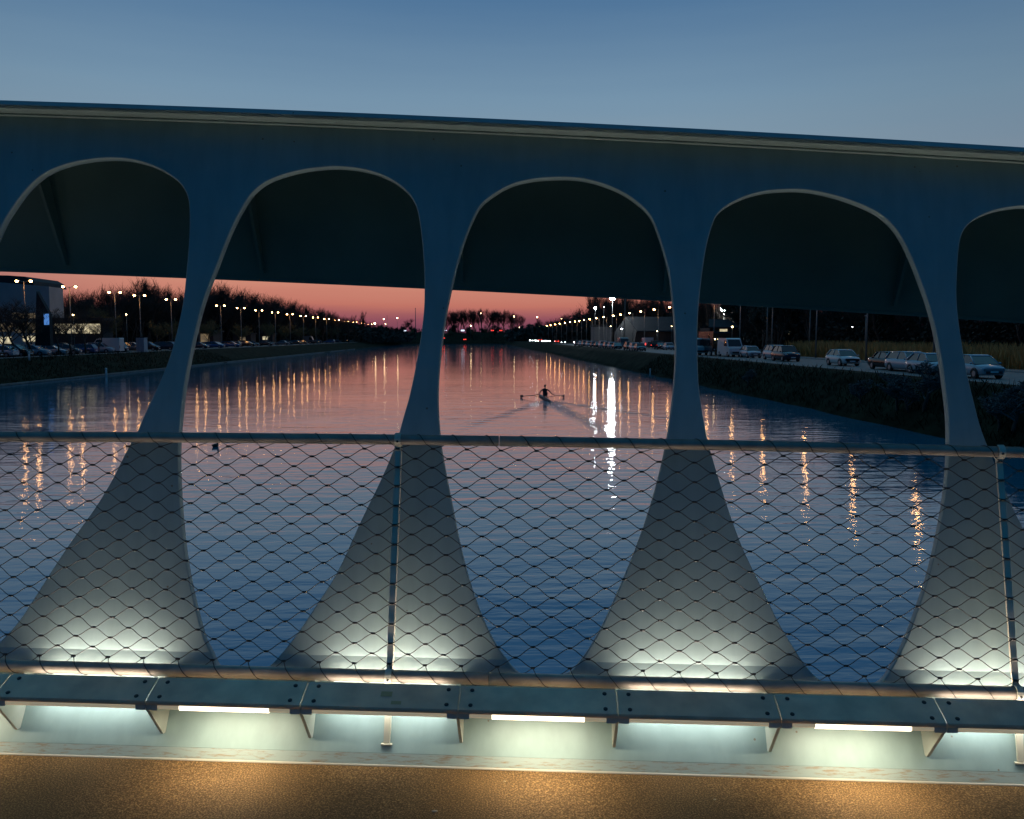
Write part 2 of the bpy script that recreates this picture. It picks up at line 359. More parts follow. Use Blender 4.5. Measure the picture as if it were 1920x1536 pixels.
A_ = [(13,405),(35,372),(60,342),(90,320),(130,305),(175,297),(215,295),(255,299),(295,312),(325,330),(345,348),(356,372),(358,410),(357,450),(352,505),(347,560),(335,620),(318,680),(292,740),(272,780),(261,808),(247,830),(200,927),(125,1030),(62,1130),(34,1172),(0,1207),(-20,1226),(-45,1240),(-75,1245),(-100,1236)]
Bp = [(420,1256),(408,1247),(387,1210),(380,1195),(366,1143),(353,1085),(344,1030),(337.5,960),(334,900),(333,850),(335,808),(342,740),(350,692),(362,635),(377,575),(390,537),(400,513),(420,460),(440,413),(463,373),(473,360),(493,343),(520,330),(567,317),(617,312),(640,312),(673,315),(707,323),(740,338),(767,360),(780,380),(787,403),(793,447),(797,497),(798,537),(797.5,575),(794,610),(787.5,655),(771,740),(759,780),(751,810),(741,842),(717.5,899),(677,980),(636,1074),(599,1130),(558,1192),(527,1230),(508,1250),(490,1258),(455,1261)]
Cp = [(962,1255),(939,1227),(917.5,1192),(895.6,1142),(867.5,1055),(842.5,930),(827,849),(823,814),(820,770),(819.5,740),(821,702),(826,650),(834,593),(845,540),(857,490),(873,440),(887,407),(900,383),(920,367),(947,350),(973,340),(1007,334),(1040,332),(1073,332),(1107,337),(1140,347),(1173,362),(1207,387),(1223,407),(1233,430),(1247,473),(1257,513),(1262,557),(1267,611),(1268.8,663),(1266,715),(1259,780),(1249,842),(1232,914),(1210,986),(1185,1052),(1160,1111),(1135,1167),(1116,1202),(1100.6,1227),(1077,1256),(1060,1264),(1020,1269),(980,1266)]
Dp = [(1515,1260),(1481,1208),(1459,1171),(1440,1131),(1410,1070),(1388,1024),(1363,955),(1341,883),(1330,846),(1324,821),(1316,780),(1309,735),(1307,704),(1305.5,655),(1305.5,617),(1308,570),(1317,493),(1325,450),(1335,417),(1343,400),(1363,383),(1397,367),(1430,358),(1463,355),(1497,354),(1530,358),(1570,367),(1613,382),(1647,398),(1673,420),(1690,443),(1710,483),(1730,536),(1743,572),(1755,618),(1766,673),(1773,726),(1779,775),(1780.5,820),(1780,855),(1777,899),(1771,952),(1755.6,1030),(1740,1092),(1721,1146),(1705.6,1189),(1687,1230),(1668,1262),(1648,1280),(1620,1288),(1580,1288),(1545,1282)]
El = [(1930,1020),(1920,999),(1893,946),(1859,861),(1849,836),(1835,800),(1822.5,749),(1810,699),(1803,655),(1797,618),(1792,575),(1791,545),(1792,517),(1795,467),(1800,440),(1810,423),(1830,407),(1863,393),(1897,387),(1920,385)]
def uh(pts): return [(q.x, q.z) for q in (onp(x, y, WV, WL) for x, y in pts)]
a, b, c, d, e = uh(A_), uh(Bp), uh(Cp), uh(Dp), uh(El)
ctr = lambda q: (max(x for x, _ in q) + min(x for x, _ in q)) / 2
top = lambda q: max(q, key=lambda t: t[1])
# close opening A with the left flank of B, shifted by one bay; E with the right flank of D; then repeat outwards
du = (d[24][0] - c[21][0]); ab = b[24][0] - a[6][0]
sh = lambda q, s, dz: [(x + s, z + dz) for x, z in q]
da = a[6][1] - b[24][1]
bx = float(np.interp(a[0][1], [z for _, z in b[12:22]], [x for x, _ in b[12:22]])); kk = max(i for i in range(12, 22) if b[i][1] < a[0][1] - .01); fa = sh(b[2:kk + 1], a[0][0] - bx, 0)
A = a + fa
E2 = e + [(x + du, z - .085) for x, z in d[24:]] + [(x + du + .0, z - .03) for x, z in d[0:5]]
holes = [A, b, c, d, E2]
for s in (1, 2, 3): holes.append(sh(b, -(ab + .01) * (s + 1), da * (s + 1) * .9))
for s in (1, 2, 3): holes.append(sh(d, du * (s + 1), -.09 * (s + 1)))
# clamp the low ends of the repeated holes
holes = [[(x, max(z, .30)) for x, z in hh] for hh in holes]
flp = [(0, 213), (320, 224.5), (640, 236.5), (960, 250), (1280, 266), (1600, 283.5), (1920, 304)]
fl = uh(flp); fc = np.polyfit([x for x, _ in fl], [z for _, z in fl], 2)
def HT(u):
    u0 = max(-4.2, min(3.6, u)); s = 2 * fc[0] * u0 + fc[1]
    return float(np.polyval(fc, u0)) + s * (u - u0)
U0, U1 = -9.2, 8.6
HK = .365; KL = (WV + WL * HK - 3.275) / HK       # the plate is kinked: its lowest part leans out more
def wv(h): return WV + WL * h if h >= HK else 3.275 + KL * h
def plate(name, outer, holes, v0, L, thick, material, parent, bevel=.004, res=1):
    cu = bpy.data.curves.new(name, 'CURVE'); cu.dimensions = '2D'; cu.fill_mode = 'BOTH'; cu.extrude = thick / 2; cu.bevel_depth = bevel; cu.bevel_resolution = 1
    k = math.sqrt(1 + L * L)
    for poly in [outer] + holes:
        s = cu.splines.new('POLY'); s.points.add(len(poly) - 1); s.use_cyclic_u = True
        for pt, (x, z) in zip(s.points, poly): pt.co = (x, z * k, 0, 1)
    o = bpy.data.objects.new(name, cu); COL.objects.link(o)
    bpy.context.view_layer.update()
    me = bpy.data.meshes.new_from_object(o.evaluated_get(bpy.context.evaluated_depsgraph_get()))
    bpy.data.objects.remove(o)
    nrm = Vector((0, -1, L)).normalized()        # towards the walker
    bm = bmesh.new(); bm.from_mesh(me)
    bmesh.ops.bisect_plane(bm, geom=bm.verts[:] + bm.edges[:] + bm.faces[:], plane_co=(0, HK * k, 0), plane_no=(0, 1, 0)); bm.to_mesh(me); bm.free()
    for v in me.vertices:
        x, y, z = v.co; h = y / k
        v.co = B @ (Vector((x, wv(h), h)) + nrm * (z - thick / 2))
    me.materials.clear(); me.materials.append(material)
    ob = bpy.data.objects.new(name, me); COL.objects.link(ob); ob.parent = parent
    return ob
def smooth(poly, n=2):                          # Chaikin corner cutting keeps the traced outline fair
    for _ in range(n):
        q = []
        for i in range(len(poly)):
            (x0, z0), (x1, z1) = poly[i], poly[(i + 1) % len(poly)]
            q += [(x0 * .75 + x1 * .25, z0 * .75 + z1 * .25), (x0 * .25 + x1 * .75, z0 * .25 + z1 * .75)]
        poly = q
    return poly
us = [U0 + (U1 - U0) * i / 40 for i in range(41)]
outer = [(U0, .038), (U1, .038)] + [(u, HT(u)) for u in reversed(us)]
TH = .029
plate('web_plate', outer, [smooth(h_) for h_ in holes], WV, WL, TH, STEEL, BRIDGE)
# dirt strip at the foot of the plate
mb = MB(); f_ = lambda u, h: P(u, WV + WL * h, h)
nn = 60; vs = []
for i in range(nn + 1):
    u = U0 + (U1 - U0) * i / nn
    vs += [P(u, wv(0) - .010, -.02), P(u, wv(.04) - .004, .040), P(u, wv(0) + TH, .040), P(u, wv(0) + TH, -.02)]
mb.add(vs, [(4 * i + j, 4 * i + (j + 1) % 4, 4 * i + 4 + (j + 1) % 4, 4 * i + 4 + j) for i in range(nn) for j in range(4)])
mb.build('plate_foot', DIRTY, BRIDGE)
# top flange
fo = onp(960, 250, WV, WL); ft = onp(960, 231, WV, WL)
dd = B3i @ raydir(960, 232); t_ = (fo.z - Oc.z) / dd.z; vfront = (Oc + dd * t_).y; OVH = fo.y - vfront
BK = .36                                        # back plate leans out as it goes down
hB = fo.z; BV = fo.y + .42 + BK * hB             # plane v = BV - BK*h
mb = MB(); vs = []
for u in us:
    h = HT(u)
    vs += [P(u, wv(h) - OVH, h), P(u, wv(h) - OVH + .014, h + .022), P(u, BV - BK * h + .03, h + .020), P(u, BV - BK * h + .03, h)]
mb.add(vs, [(4 * i + j, 4 * i + (j + 1) % 4, 4 * i + 4 + (j + 1) % 4, 4 * i + 4 + j) for i in range(40) for j in range(4)] + [(0, 1, 2, 3), (163, 162, 161, 160)])
mb.build('top_flange', STEEL, BRIDGE)
# weld bead lines under the flange
mb = MB()
mb.tube([P(u, WV + WL * HT(u) - .012, HT(u) - .006) for u in us], .007, 5)
mb.build('weld_bead', STEEL, BRIDGE)
# back plate: lower edge traced
blp = [(0, 504), (400, 519.5), (640, 530), (845, 539.5), (1000, 547), (1280, 560.5), (1410, 569), (1650, 583.5), (1920, 602)]
bl = [onp(x, y, BV, -BK) for x, y in blp]; bc = np.polyfit([q.x for q in bl], [q.z for q in bl], 2)
def HB(u):
    u0 = max(-4.6, min(4.2, u)); s = 2 * bc[0] * u0 + bc[1]
    return float(np.polyval(bc, u0)) + s * (u - u0)
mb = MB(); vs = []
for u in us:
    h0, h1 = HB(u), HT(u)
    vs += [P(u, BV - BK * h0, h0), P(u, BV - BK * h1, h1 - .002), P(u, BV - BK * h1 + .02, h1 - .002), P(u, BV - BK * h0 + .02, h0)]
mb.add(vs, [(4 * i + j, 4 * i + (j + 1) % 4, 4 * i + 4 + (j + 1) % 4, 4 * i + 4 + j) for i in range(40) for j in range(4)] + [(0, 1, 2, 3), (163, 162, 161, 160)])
mb.build('back_plate', mat('shade_darkened_steel', (.13, .22, .19), .6, var=.15, scale=2), BRIDGE)  # bridge steel in a darker green, shade under the beam put into its colour
mb = MB(); mb.tube([P(u, BV - BK * HB(u) + .01, HB(u)) for u in us], .016, 6); mb.build('edge_bar', MATS['shade_darkened_steel'], BRIDGE)
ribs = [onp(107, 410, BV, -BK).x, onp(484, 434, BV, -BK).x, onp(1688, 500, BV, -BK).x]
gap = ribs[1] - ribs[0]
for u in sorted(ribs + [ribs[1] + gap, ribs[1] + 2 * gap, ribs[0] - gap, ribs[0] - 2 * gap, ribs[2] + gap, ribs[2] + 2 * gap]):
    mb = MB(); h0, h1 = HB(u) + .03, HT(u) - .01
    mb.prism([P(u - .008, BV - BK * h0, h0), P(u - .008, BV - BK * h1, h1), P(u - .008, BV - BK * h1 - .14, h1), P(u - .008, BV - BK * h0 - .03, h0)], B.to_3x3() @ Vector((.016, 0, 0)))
    mb.build('stiffener_rib', MATS['shade_darkened_steel'], BRIDGE)
# outer side member that carries the deck below the wall, and deck
mb = MB(); mb.prism([P(-60, 3.26, -.02), P(-60, 3.5, -.02), P(-60, 3.45, -.75), P(-60, 2.9, -.75)], U * 90); mb.build('edge_girder', STEEL, BRIDGE)
mb = MB(); mb.add([P(-60, -3.2, 0), P(30, -3.2, 0), P(30, 3.274, 0), P(-60, 3.274, 0)], [(0, 1, 2, 3)])
mb.add([P(-60, -3.2, -.3), P(30, -3.2, -.3), P(30, 3.24, -.3), P(-60, 3.24, -.3), P(-60, -3.2, 0), P(30, -3.2, 0)], [(3, 2, 1, 0), (0, 1, 5, 4)])
tag(mb.build('footpath', DECK), kind='structure')
# a sealant line between the deck and the plate
mb = MB(); mb.tube([P(-9 + i * .6, wv(0) - .012, .0) for i in range(30)], .006, 5); mb.build('sealant_line', mat('sealant', (.5, .45, .36), .6), BRIDGE)
for (x, y, s) in ((815, 1522, 1.0), (946, 1466, .45), (1340, 1500, .5)):
    q = onp(x, y, 99, 0); d_ = B3i @ raydir(x, y); t_ = -Oc.z / d_.z; q = Oc + d_ * t_
    mb = MB(); mb.ball(P(q.x, q.y, .002), .008 * s, 7, 5, (1.5, .8, .35)); 
    tag(mb.build('pebble', mat('pebble_stone', (.5, .38, .26), .7)), {815: 'pale pebble lying on the brown path', 946: 'small dark chip on the brown path below the middle lamp', 1340: 'tiny chip on the path right of the middle'}[x], 'pebble')

# ================================================================== RAILING
RAILING = empty('railing', (0, 0, 0), 0, 'tubular steel railing filled with a diamond wire net', 'railing')
def uR(x, y): q = onp(x, y, RV, RL); return q
pu = (uR(749, 842).x + uR(728, 1243).x) / 2; pu2 = (uR(1877.5, 864).x + uR(1902, 1277).x) / 2
SP = pu2 - pu; CW = SP / 17
tr = [uR(x, y) for x, y in ((0, 819), (240, 820), (480, 822), (720, 823), (960, 827), (1200, 832), (1440, 838), (1920, 848))]
br = [uR(x, y) for x, y in ((0, 1249), (640, 1265), (1280, 1281), (1920, 1301))]
tcf = np.polyfit([q.x for q in tr], [q.z for q in tr], 2); bcf = np.polyfit([q.x for q in br], [q.z for q in br], 1)
def htop(u):
    u0 = max(-3.2, min(2.6, u)); return float(np.polyval(tcf, u0)) + (2 * tcf[0] * u0 + tcf[1]) * (u - u0)
def hbot(u): return float(np.polyval(bcf, u))
nt = [uR(x, y) for x, y in ((54.7, 837), (430, 837), (942, 843), (1341, 852), (1877, 864))]
nb = [uR(x, y) for x, y in ((65, 1228), (658, 1242), (1272, 1258), (1902, 1277))]
ntf = np.polyfit([q.x for q in nt], [q.z - htop(q.x) for q in nt], 1); nbf = np.polyfit([q.x for q in nb], [q.z - hbot(q.x) for q in nb], 1)
ntd = float(np.mean([q.z - htop(q.x) for q in nt])); nbd = float(np.mean([q.z - hbot(q.x) for q in nb]))
RT, RB_ = .0225, .0255
def R_(u, h, o=0): return P(u, RV + RL * h - o, h)
UR0, UR1 = pu - 2 * SP - .3, pu + 3 * SP + .3
uu = [UR0 + (UR1 - UR0) * i / 50 for i in range(51)]
joints_t = [uR(936, 826).x]; joints_b = [uR(917, 1272).x]
def rail(fh, r, name, joint):
    segs = []; cur = [UR0]
    js = sorted([joint + 2 * SP * k for k in range(-2, 3) if UR0 < joint + 2 * SP * k < UR1])
    edges = [UR0] + js + [UR1]
    for a0, a1 in zip(edges, edges[1:]):
        mb = MB(); n = 18
        mb.tube([R_(a0 + .002 + (a1 - a0 - .004) * i / n, fh(a0 + (a1 - a0) * i / n)) for i in range(n + 1)], r, 20)
        mb.build(name, RAIL, RAILING)
rail(htop, RT, 'top_rail', joints_t[0]); rail(hbot, RB_, 'bottom_rail', joints_b[0])
for k in range(-2, 4):                           # flat-bar posts with rail clamps
    u = pu + k * SP
    mb = MB(); h0, h1 = .075, htop(u) - .01
    e0 = .0125
    mb.prism([R_(u - e0, h0, -.002), R_(u + e0, h0, -.002), R_(u + e0, h1, -.002), R_(u - e0, h1, -.002)], B.to_3x3() @ Vector((0, .010, -.002)))
    mb.prism([R_(u + e0 - .006, h0, -.012), R_(u + e0 - .006, h1, -.012), R_(u + e0 - .006, h1, -.032), R_(u + e0 - .006, h0, -.032)], U * .006)
    po = mb.build('post', POST, RAILING)
    mb = MB(); mb.box(P(u, wv(.07) - .012, .070), (.045, .014, .006), B.to_3x3()); mb.build('foot_plate', POST, po)
    for fh, r in ((htop, RT), (hbot, RB_)):
        mb = MB(); h = fh(u); c0 = Vector((u, RV + RL * h, h)); n = 14; ring = []
        pts = []
        for i in range(n + 1):
            an = math.radians(100 + 250 * i / n)
            pts.append(c0 + Vector((0, math.cos(an) * (r + .004), math.sin(an) * (r + .004))))
        vs = []
        for q in pts:
            dirv = (q - c0).normalized()
            for sx_, so in ((-.013, 0), (.013, 0), (.013, .004), (-.013, .004)): vs.append(B @ (q + Vector((sx_, 0, 0)) + dirv * so))
        mb.add(vs, [(4 * i + j, 4 * i + (j + 1) % 4, 4 * i + 4 + (j + 1) % 4, 4 * i + 4 + j) for i in range(n) for j in range(4)] + [(0, 1, 2, 3), (4 * n + 3, 4 * n + 2, 4 * n + 1, 4 * n)])
        mb.box(P(u, RV + RL * h - r * .2, h - r - .012), (.022, .014, .026), B.to_3x3())
        cl = mb.build('rail_clamp', POST, RAILING)
        mb = MB(); q = P(u, RV + RL * h - r - .007, h - .004); mb.tube([q, q - V * .004], .005, 8); mb.build('clamp_screw', BOLT, cl)
# net: rows of nodes between the rails
NR = 22
def node(i, j, o=.0):
    u = pu + (i + .5 * (j % 2)) * CW
    ha = htop(u) + ntd; hb = hbot(u) + nbd; h = ha + (hb - ha) * j / NR
    return Vector((u, RV + RL * h - .004 - o, h))
def jit(i, j, k): 
    rr = random.Random(i * 7919 + j * 104729 + k); return rr.uniform(-1, 1)
def nodej(i, j):
    q = node(i, j); return q + Vector((jit(i, j, 1) * .0026, jit(i, j, 2) * .003, jit(i, j, 3) * .0024))
for bay in range(-2, 3):
    mb = MB(); fb = MB(); sgm = 7
    for j in range(NR + 1):
        for i in range(bay * 17, bay * 17 + 17):
            c0 = nodej(i, j)
            Rm = B.to_3x3() @ Matrix.Rotation(jit(i, j, 5) * .12, 3, 'Y')
            fb.tube([B @ (c0 + Vector((-.0085, 0, jit(i, j, 5) * .0006))), B @ (c0 + Vector((.0085, 0, -jit(i, j, 5) * .0006)))], .0048, 8)
            if j < NR:
                for s in (0, -1):
                    c1 = nodej(i + s + (j % 2), j + 1)
                    sgn = 1 if c1.x > c0.x else -1; pts = []
                    for t in range(sgm + 1):
                        a = t / sgm; sm = a * a * (3 - 2 * a); zz = .85 * sm + .15 * a
                        q = Vector((c0.x + (c1.x - c0.x) * a, c0.y + (c1.y - c0.y) * zz, c0.z + (c1.z - c0.z) * zz))
                        off = sgn * 0; q.y += .0022 * sgn * (1 - 2 * a) * 1.0
                        pts.append(B @ q)
                    mb.tube(pts, .0018, 4, cap=False)
        if j in (0, NR):                        # lacing round the rails
            for i in range(bay * 17, bay * 17 + 17):
                c0 = nodej(i, j); c1 = nodej(i + (1 if j == 0 else 1), j)
                fh, r = (htop, RT) if j == 0 else (hbot, RB_)
                R = r + .0016; pts = [c0.copy()]
                if j == 0:                       # up behind the rail, over the top, down the front to the next node
                    angs = [-100 + 0, -60, -20, 20, 60, 90, 120, 150, 180, 215, 245]
                    a0, a1 = .30, .86
                else:                            # down the front, under, up behind to the next node
                    angs = [120, 150, 180, 215, 250, 285, 320, 360, 400, 425]
                    a0, a1 = .10, .80
                for t, an in enumerate(angs):
                    a = a0 + (a1 - a0) * t / (len(angs) - 1); u = c0.x + (c1.x - c0.x) * a; h = fh(u)
                    pts.append(Vector((u, RV + RL * h + math.cos(math.radians(an)) * R, h + math.sin(math.radians(an)) * R)))
                pts.append(c1.copy()); pts = [B @ q for q in pts]
                mb.tube(pts, .0018, 4, cap=False)
    no = mb.build('wire_net', WIRE, RAILING); fb.build('ferrules', FERR, no)

# ================================================================== COVER PANELS WITH LAMPS
jpx = [(5, 1290), (282, 1297), (569, 1304), (862, 1312), (1159, 1320), (1461, 1328), (1763, 1337)]
PT_V, PF_V = 3.285, 3.165                       # back-top edge and front edge
ju = [onp(x, y, (PT_V + PF_V) / 2, 0).x for x, y in jpx]
pw = (ju[-1] - ju[0]) / 6
ptc = np.polyfit(*zip(*[(q.x, q.z) for q in (onp(x, y, PT_V, 0) for x, y in ((0, 1261), (640, 1282), (1280, 1297), (1920, 1312)))]), 1)
pfc = np.polyfit(*zip(*[(q.x, q.z) for q in (onp(x, y, PF_V, 0) for x, y in ((0, 1306), (640, 1326), (1280, 1341), (1920, 1361)))]), 1)
LIP = .017
pos = ['leftmost', 'second from the left', 'third from the left', 'middle', 'third from the right', 'second from the right', 'rightmost']
def slab(mb, c4, off):
    mb.prism(c4, off)
for k in range(-4, 11):
    u0 = ju[0] + k * pw + .0018; u1 = ju[0] + (k + 1) * pw - .0018; um = (u0 + u1) / 2
    even = (k % 2 == 0)                          # these hide an upward lamp; the others show a lit tube
    hp = lambda u: float(np.polyval(ptc, u)); hf = lambda u: float(np.polyval(pfc, u))
    vis = 0 <= k <= 6
    nmv = 'hidden lamp whitening the wall above' if even else 'glowing lamp tube under its edge'
    lab = 'grey cover panel with %s, %s' % (nmv, pos[k] if vis else '%s beyond the %s edge' % (nth(abs(k)) if k != -1 and k != 7 else 'first', 'left') if k < 0 else '%s beyond the right edge' % (nth(k - 6) if k > 7 else 'first'))
    T = empty('cover_panel', P(um, PF_V, 0), 0, lab, 'light cover', 'cover panels along the foot of the wall')
    inv = Matrix.Translation(-P(um, PF_V, 0))
    def PP(u, v, h): return inv @ P(u, v, h)
    # cover: sloping top with a rolled front lip; section in (v,h)
    n = 2; sec = []
    mb = MB()
    def sect(u):
        a_ = Vector((0, PT_V, hp(u))); b_ = Vector((0, PF_V, hf(u))); dn = (b_ - a_).normalized(); nr = Vector((0, dn.z, -dn.y))
        if nr.z < 0: nr = -nr
        pts = [a_, b_ - dn * .008, b_, b_ + Vector((0, -.001, -.008)), b_ + Vector((0, .0, -LIP)), b_ + Vector((0, .003, -LIP)), b_ + Vector((0, .003, -.008)), b_ - dn * .008 - nr * .003, a_ - nr * .003]
        return [PP(u, q.y, q.z) for q in pts]
    cham = .006; stations = [(u0, cham), (u0 + cham, 0), (u1 - cham, 0), (u1, cham)]
    rows = []
    for u, ch in stations:
        s_ = sect(u)
        if ch:                                   # clipped corners
            s_[0] = s_[0] + (s_[1] - s_[0]).normalized() * ch; s_[8] = s_[8] + (s_[7] - s_[8]).normalized() * ch
        rows.append(s_)
    m_ = 9
    mb.add([q for s_ in rows for q in s_], [(m_ * i + j, m_ * i + (j + 1) % m_, m_ * (i + 1) + (j + 1) % m_, m_ * (i + 1) + j) for i in range(3) for j in range(m_)] + [tuple(range(m_))[::-1], tuple(range(3 * m_, 4 * m_))])
    cov = mb.build('cover', PANEL, T)
    for ub in (u0 + .045, u1 - .045):
        for fr in (.20, .82):
            q0 = Vector((ub + (.0 if fr < .5 else (-.012 if ub < um else -.012) * 0), PT_V + (PF_V - PT_V) * fr, hp(ub) + (hf(ub) - hp(ub)) * fr))
            dn = Vector((0, PF_V - PT_V, hf(ub) - hp(ub))).normalized(); nr = Vector((0, dn.z, -dn.y)); nr = nr if nr.z > 0 else -nr
            mb = MB(); a_ = PP(*q0); b_ = PP(*(q0 + nr * .003)); mb.tube([a_, b_, b_ + (b_ - a_) * .3], [.0085, .0085, .006], 12); mb.build('bolt', BOLT, cov)
    # diffuser tube under the front edge
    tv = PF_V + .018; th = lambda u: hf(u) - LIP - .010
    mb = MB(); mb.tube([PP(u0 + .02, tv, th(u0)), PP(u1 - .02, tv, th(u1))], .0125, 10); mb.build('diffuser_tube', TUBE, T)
    for ua in (u0 + .022, u1 - .022):
        mb = MB(); mb.box(PP(ua, tv, th(ua)), (.04, .026, .026), B.to_3x3()); mb.build('tube_socket', BRKT, T)
    if not even:
        la, lb = u0 + pw * .21, u0 + pw * .79
        mb = MB(); mb.tube([PP(la, tv, th(la) - .001), PP(lb, tv, th(lb) - .001)], .0145, 10); mb.build('lit_tube', LAMP_WARM, T)
        L_ = bpy.data.lights.new('tube_light', 'AREA'); L_.shape = 'RECTANGLE'; L_.size = lb - la; L_.size_y = .02; L_.energy = 2.0; L_.color = (1, .88, .66); L_.spread = math.radians(158)
        o = bpy.data.objects.new('tube_light', L_); COL.objects.link(o); o.parent = T
        dz = (Zb * -1 - V * .02).normalized(); z_ = -dz; x_ = U; y_ = z_.cross(x_)
        o.matrix_local = Matrix.Translation(PP((la + lb) / 2, tv, th(um) - .016)) @ Matrix((x_, y_, z_)).transposed().to_4x4()
    else:
        la, lb = u0 + pw * .10, u1 - pw * .10
        hc = hp(um) - .062
        mb = MB(); mb.tube([PP(la, 3.300, hc - .012), PP(lb, 3.300, hc - .012)], .010, 8); mb.build('lit_tube', LAMP_WHITE, T)
        for (dirv, en, spd, off, dv_) in ((Zb * .97 + V * .25, .35, 120, .012, 0), (Zb * .97 + V * .2, 2.8, 165, .004, .110), (V * .5 - Zb * .85, .6, 160, .03, 0)):
            L_ = bpy.data.lights.new('tube_light', 'AREA'); L_.shape = 'RECTANGLE'; L_.size = lb - la; L_.size_y = .016; L_.energy = en; L_.color = (1, .84, .74) if en != .6 else (.96, .98, .96); L_.spread = math.radians(spd)
            o = bpy.data.objects.new('tube_light', L_); COL.objects.link(o); o.parent = T
            z_ = -dirv.normalized(); x_ = U; y_ = z_.cross(x_)
            o.matrix_local = Matrix.Translation(PP((la + lb) / 2, 3.300 + dv_, hc) + dirv.normalized() * off) @ Matrix((x_, y_, z_)).transposed().to_4x4()
    # bracket fin at the left joint
    ub = u0 - .004; hfb = hf(ub) - LIP
    mb = MB()
    hlow = hfb - .185
    mb.prism([PP(ub - .006, PF_V + .012, hfb + .002), PP(ub - .006, wv(hp(ub)) - .004, hp(ub) - .012), PP(ub - .006, wv(hlow) - .002, hlow), PP(ub - .006, wv(hlow) - .022, hlow + .002), PP(ub - .006, PF_V + .012, hfb - .02)], U * .012)
    mb.build('bracket', BRKT, T)
# sticky tape marks on the third panel
k = 2; um = ju[0] + k * pw + pw * .53
for dx, fr, wd, hh in ((0, .45, .045, .03), (.045, .80, .04, .02)):
    mb = MB(); q = []
    for su, sf in ((-.5, -.5), (.5, -.5), (.5, .5), (-.5, .5)):
        u = um + dx + su * wd; f2_ = fr + sf * hh / .14
        q.append(P(u, PT_V + (PF_V - PT_V) * f2_ - .0014, float(np.polyval(ptc, u)) * (1 - f2_) + float(np.polyval(pfc, u)) * f2_ + .0014))
    mb.add(q, [(0, 1, 2, 3)])
    tag(mb.build('tape_mark', mat('old_tape', (.62, .52, .26), .6, .3)), 'faint square of old tape on the third cover panel, %s' % ('the upper one' if dx == 0 else 'the lower one'), 'tape')
#CONTINUE
def order_labels(objs, txt):                     # name each by its order across the view
    objs = sorted(objs, key=lambda o: o.location.x / max(1, o.location.y))
    for i, o in enumerate(objs): o['label'] = '%s, %s from the left' % (txt, nth(i + 1) if i else 'first')
# ================================================================== TREES
def tree_parts(seed, H, spread, kind):
    """returns (trunk MB, crown MB) with the base at the origin"""
    rd = random.Random(seed); tk = MB(); cr = MB(); cr2 = MB()
    up = {'poplar': .9, 'bare': .42, 'bud': .36, 'tall': .62}.get(kind, .45)
    ends = []
    def grow(p, d, L, r, dep):
        n = 3; pts = [p]; q = p.copy(); dd = d.copy()
        for i in range(n):
            dd = (dd + Vector((rd.gauss(0, .16), rd.gauss(0, .16), rd.gauss(.04, .08)))).normalized(); q = q + dd * (L / n); pts.append(q.copy())
        rs = [r * (1 - .5 * i / n) for i in range(n + 1)]
        (tk if dep == 0 else cr).tube(pts, rs, 6 if dep < 2 else 3, cap=dep == 0)
        ends.append((pts, dep))
        if dep >= 4: return
        kcount = [8, 6, 5, 4][dep]
        for c in range(kcount):
            t = rd.uniform(.35, 1) if dep else .42 + .58 * (c + 1) / kcount
            i = min(n - 1, int(t * n)); base = pts[i].lerp(pts[i + 1], t * n - i)
            an = rd.uniform(0, 2 * math.pi); sp = Vector((math.cos(an), math.sin(an), 0))
            nd_ = (sp * spread * (1.15 if dep == 0 else .9) + Vector((0, 0, up)) + dd * .55).normalized()
            grow(base, nd_, L * rd.uniform(.5, .68) * (1.0 if dep else .82), max(.02, r * .45), dep + 1)
    grow(Vector((0, 0, -.2)), Vector((0, 0, 1)), H * .62, H * .018 + .05, 0)
    mz = max(v[2] for v in cr.v); f = H / mz
    for m_ in (tk, cr): m_.v = [(x * f, y * f, z * f) for x, y, z in m_.v]
    if kind in ('bud', 'ever'):
        pts = [p for ps, dp in ends if dp >= (3 if kind == 'bud' else 2) for p in ps]
        for c in range(1500 if kind == 'bud' else 3000):
            b_ = rd.choice(pts) * f + Vector((rd.gauss(0, .22), rd.gauss(0, .22), rd.gauss(0, .22)))
            s_ = rd.uniform(.05, .13) if kind == 'bud' else rd.uniform(.12, .28); a_ = Vector((rd.gauss(0, 1), rd.gauss(0, 1), rd.gauss(0, 1))).normalized(); o_ = a_.orthogonal().normalized()
            cr.add([b_ - a_ * s_, b_ + o_ * s_ * .6, b_ + a_ * s_, b_ - o_ * s_ * .6], [(0, 1, 2, 3)])
    return tk, cr
PROTO = {}
def tree(kind, var, x, y, z, H, label, group):
    key = (kind, var)
    rz = random.uniform(0, 6.28)
    if key not in PROTO:
        tk, cr = tree_parts(100 + var * 17 + len(kind) * 5, 10, {'poplar': .22, 'tall': .5}.get(kind, .95), kind)
        name = {'poplar': 'poplar_tree', 'ever': 'evergreen_tree'}.get(kind, 'bare_tree')
        t = empty(name, (x, y, z), rz, label, 'tree', group)
        tk.build('trunk', BARK, t); cr.build('crown', {'bud': BUD, 'ever': EVER}.get(kind, TWIG), t)
        t.scale = (H / 10,) * 3; PROTO[key] = t; return t
    return dup(PROTO[key], (x, y, z), rz, label, group, (H / 10 * random.uniform(.9, 1.15), H / 10 * random.uniform(.9, 1.15), H / 10))
rt = random.Random(11)
GRP_L = 'bare trees behind the lamps of the left bank'
def top_tree(kind, var, px, ytop, Dm, label, group, z=GZ):
    q = at(px, Dm, z); H = max(3.0, zat(ytop, Dm) - z)
    return tree(kind, var, q.x, q.y, z, H, label, group)
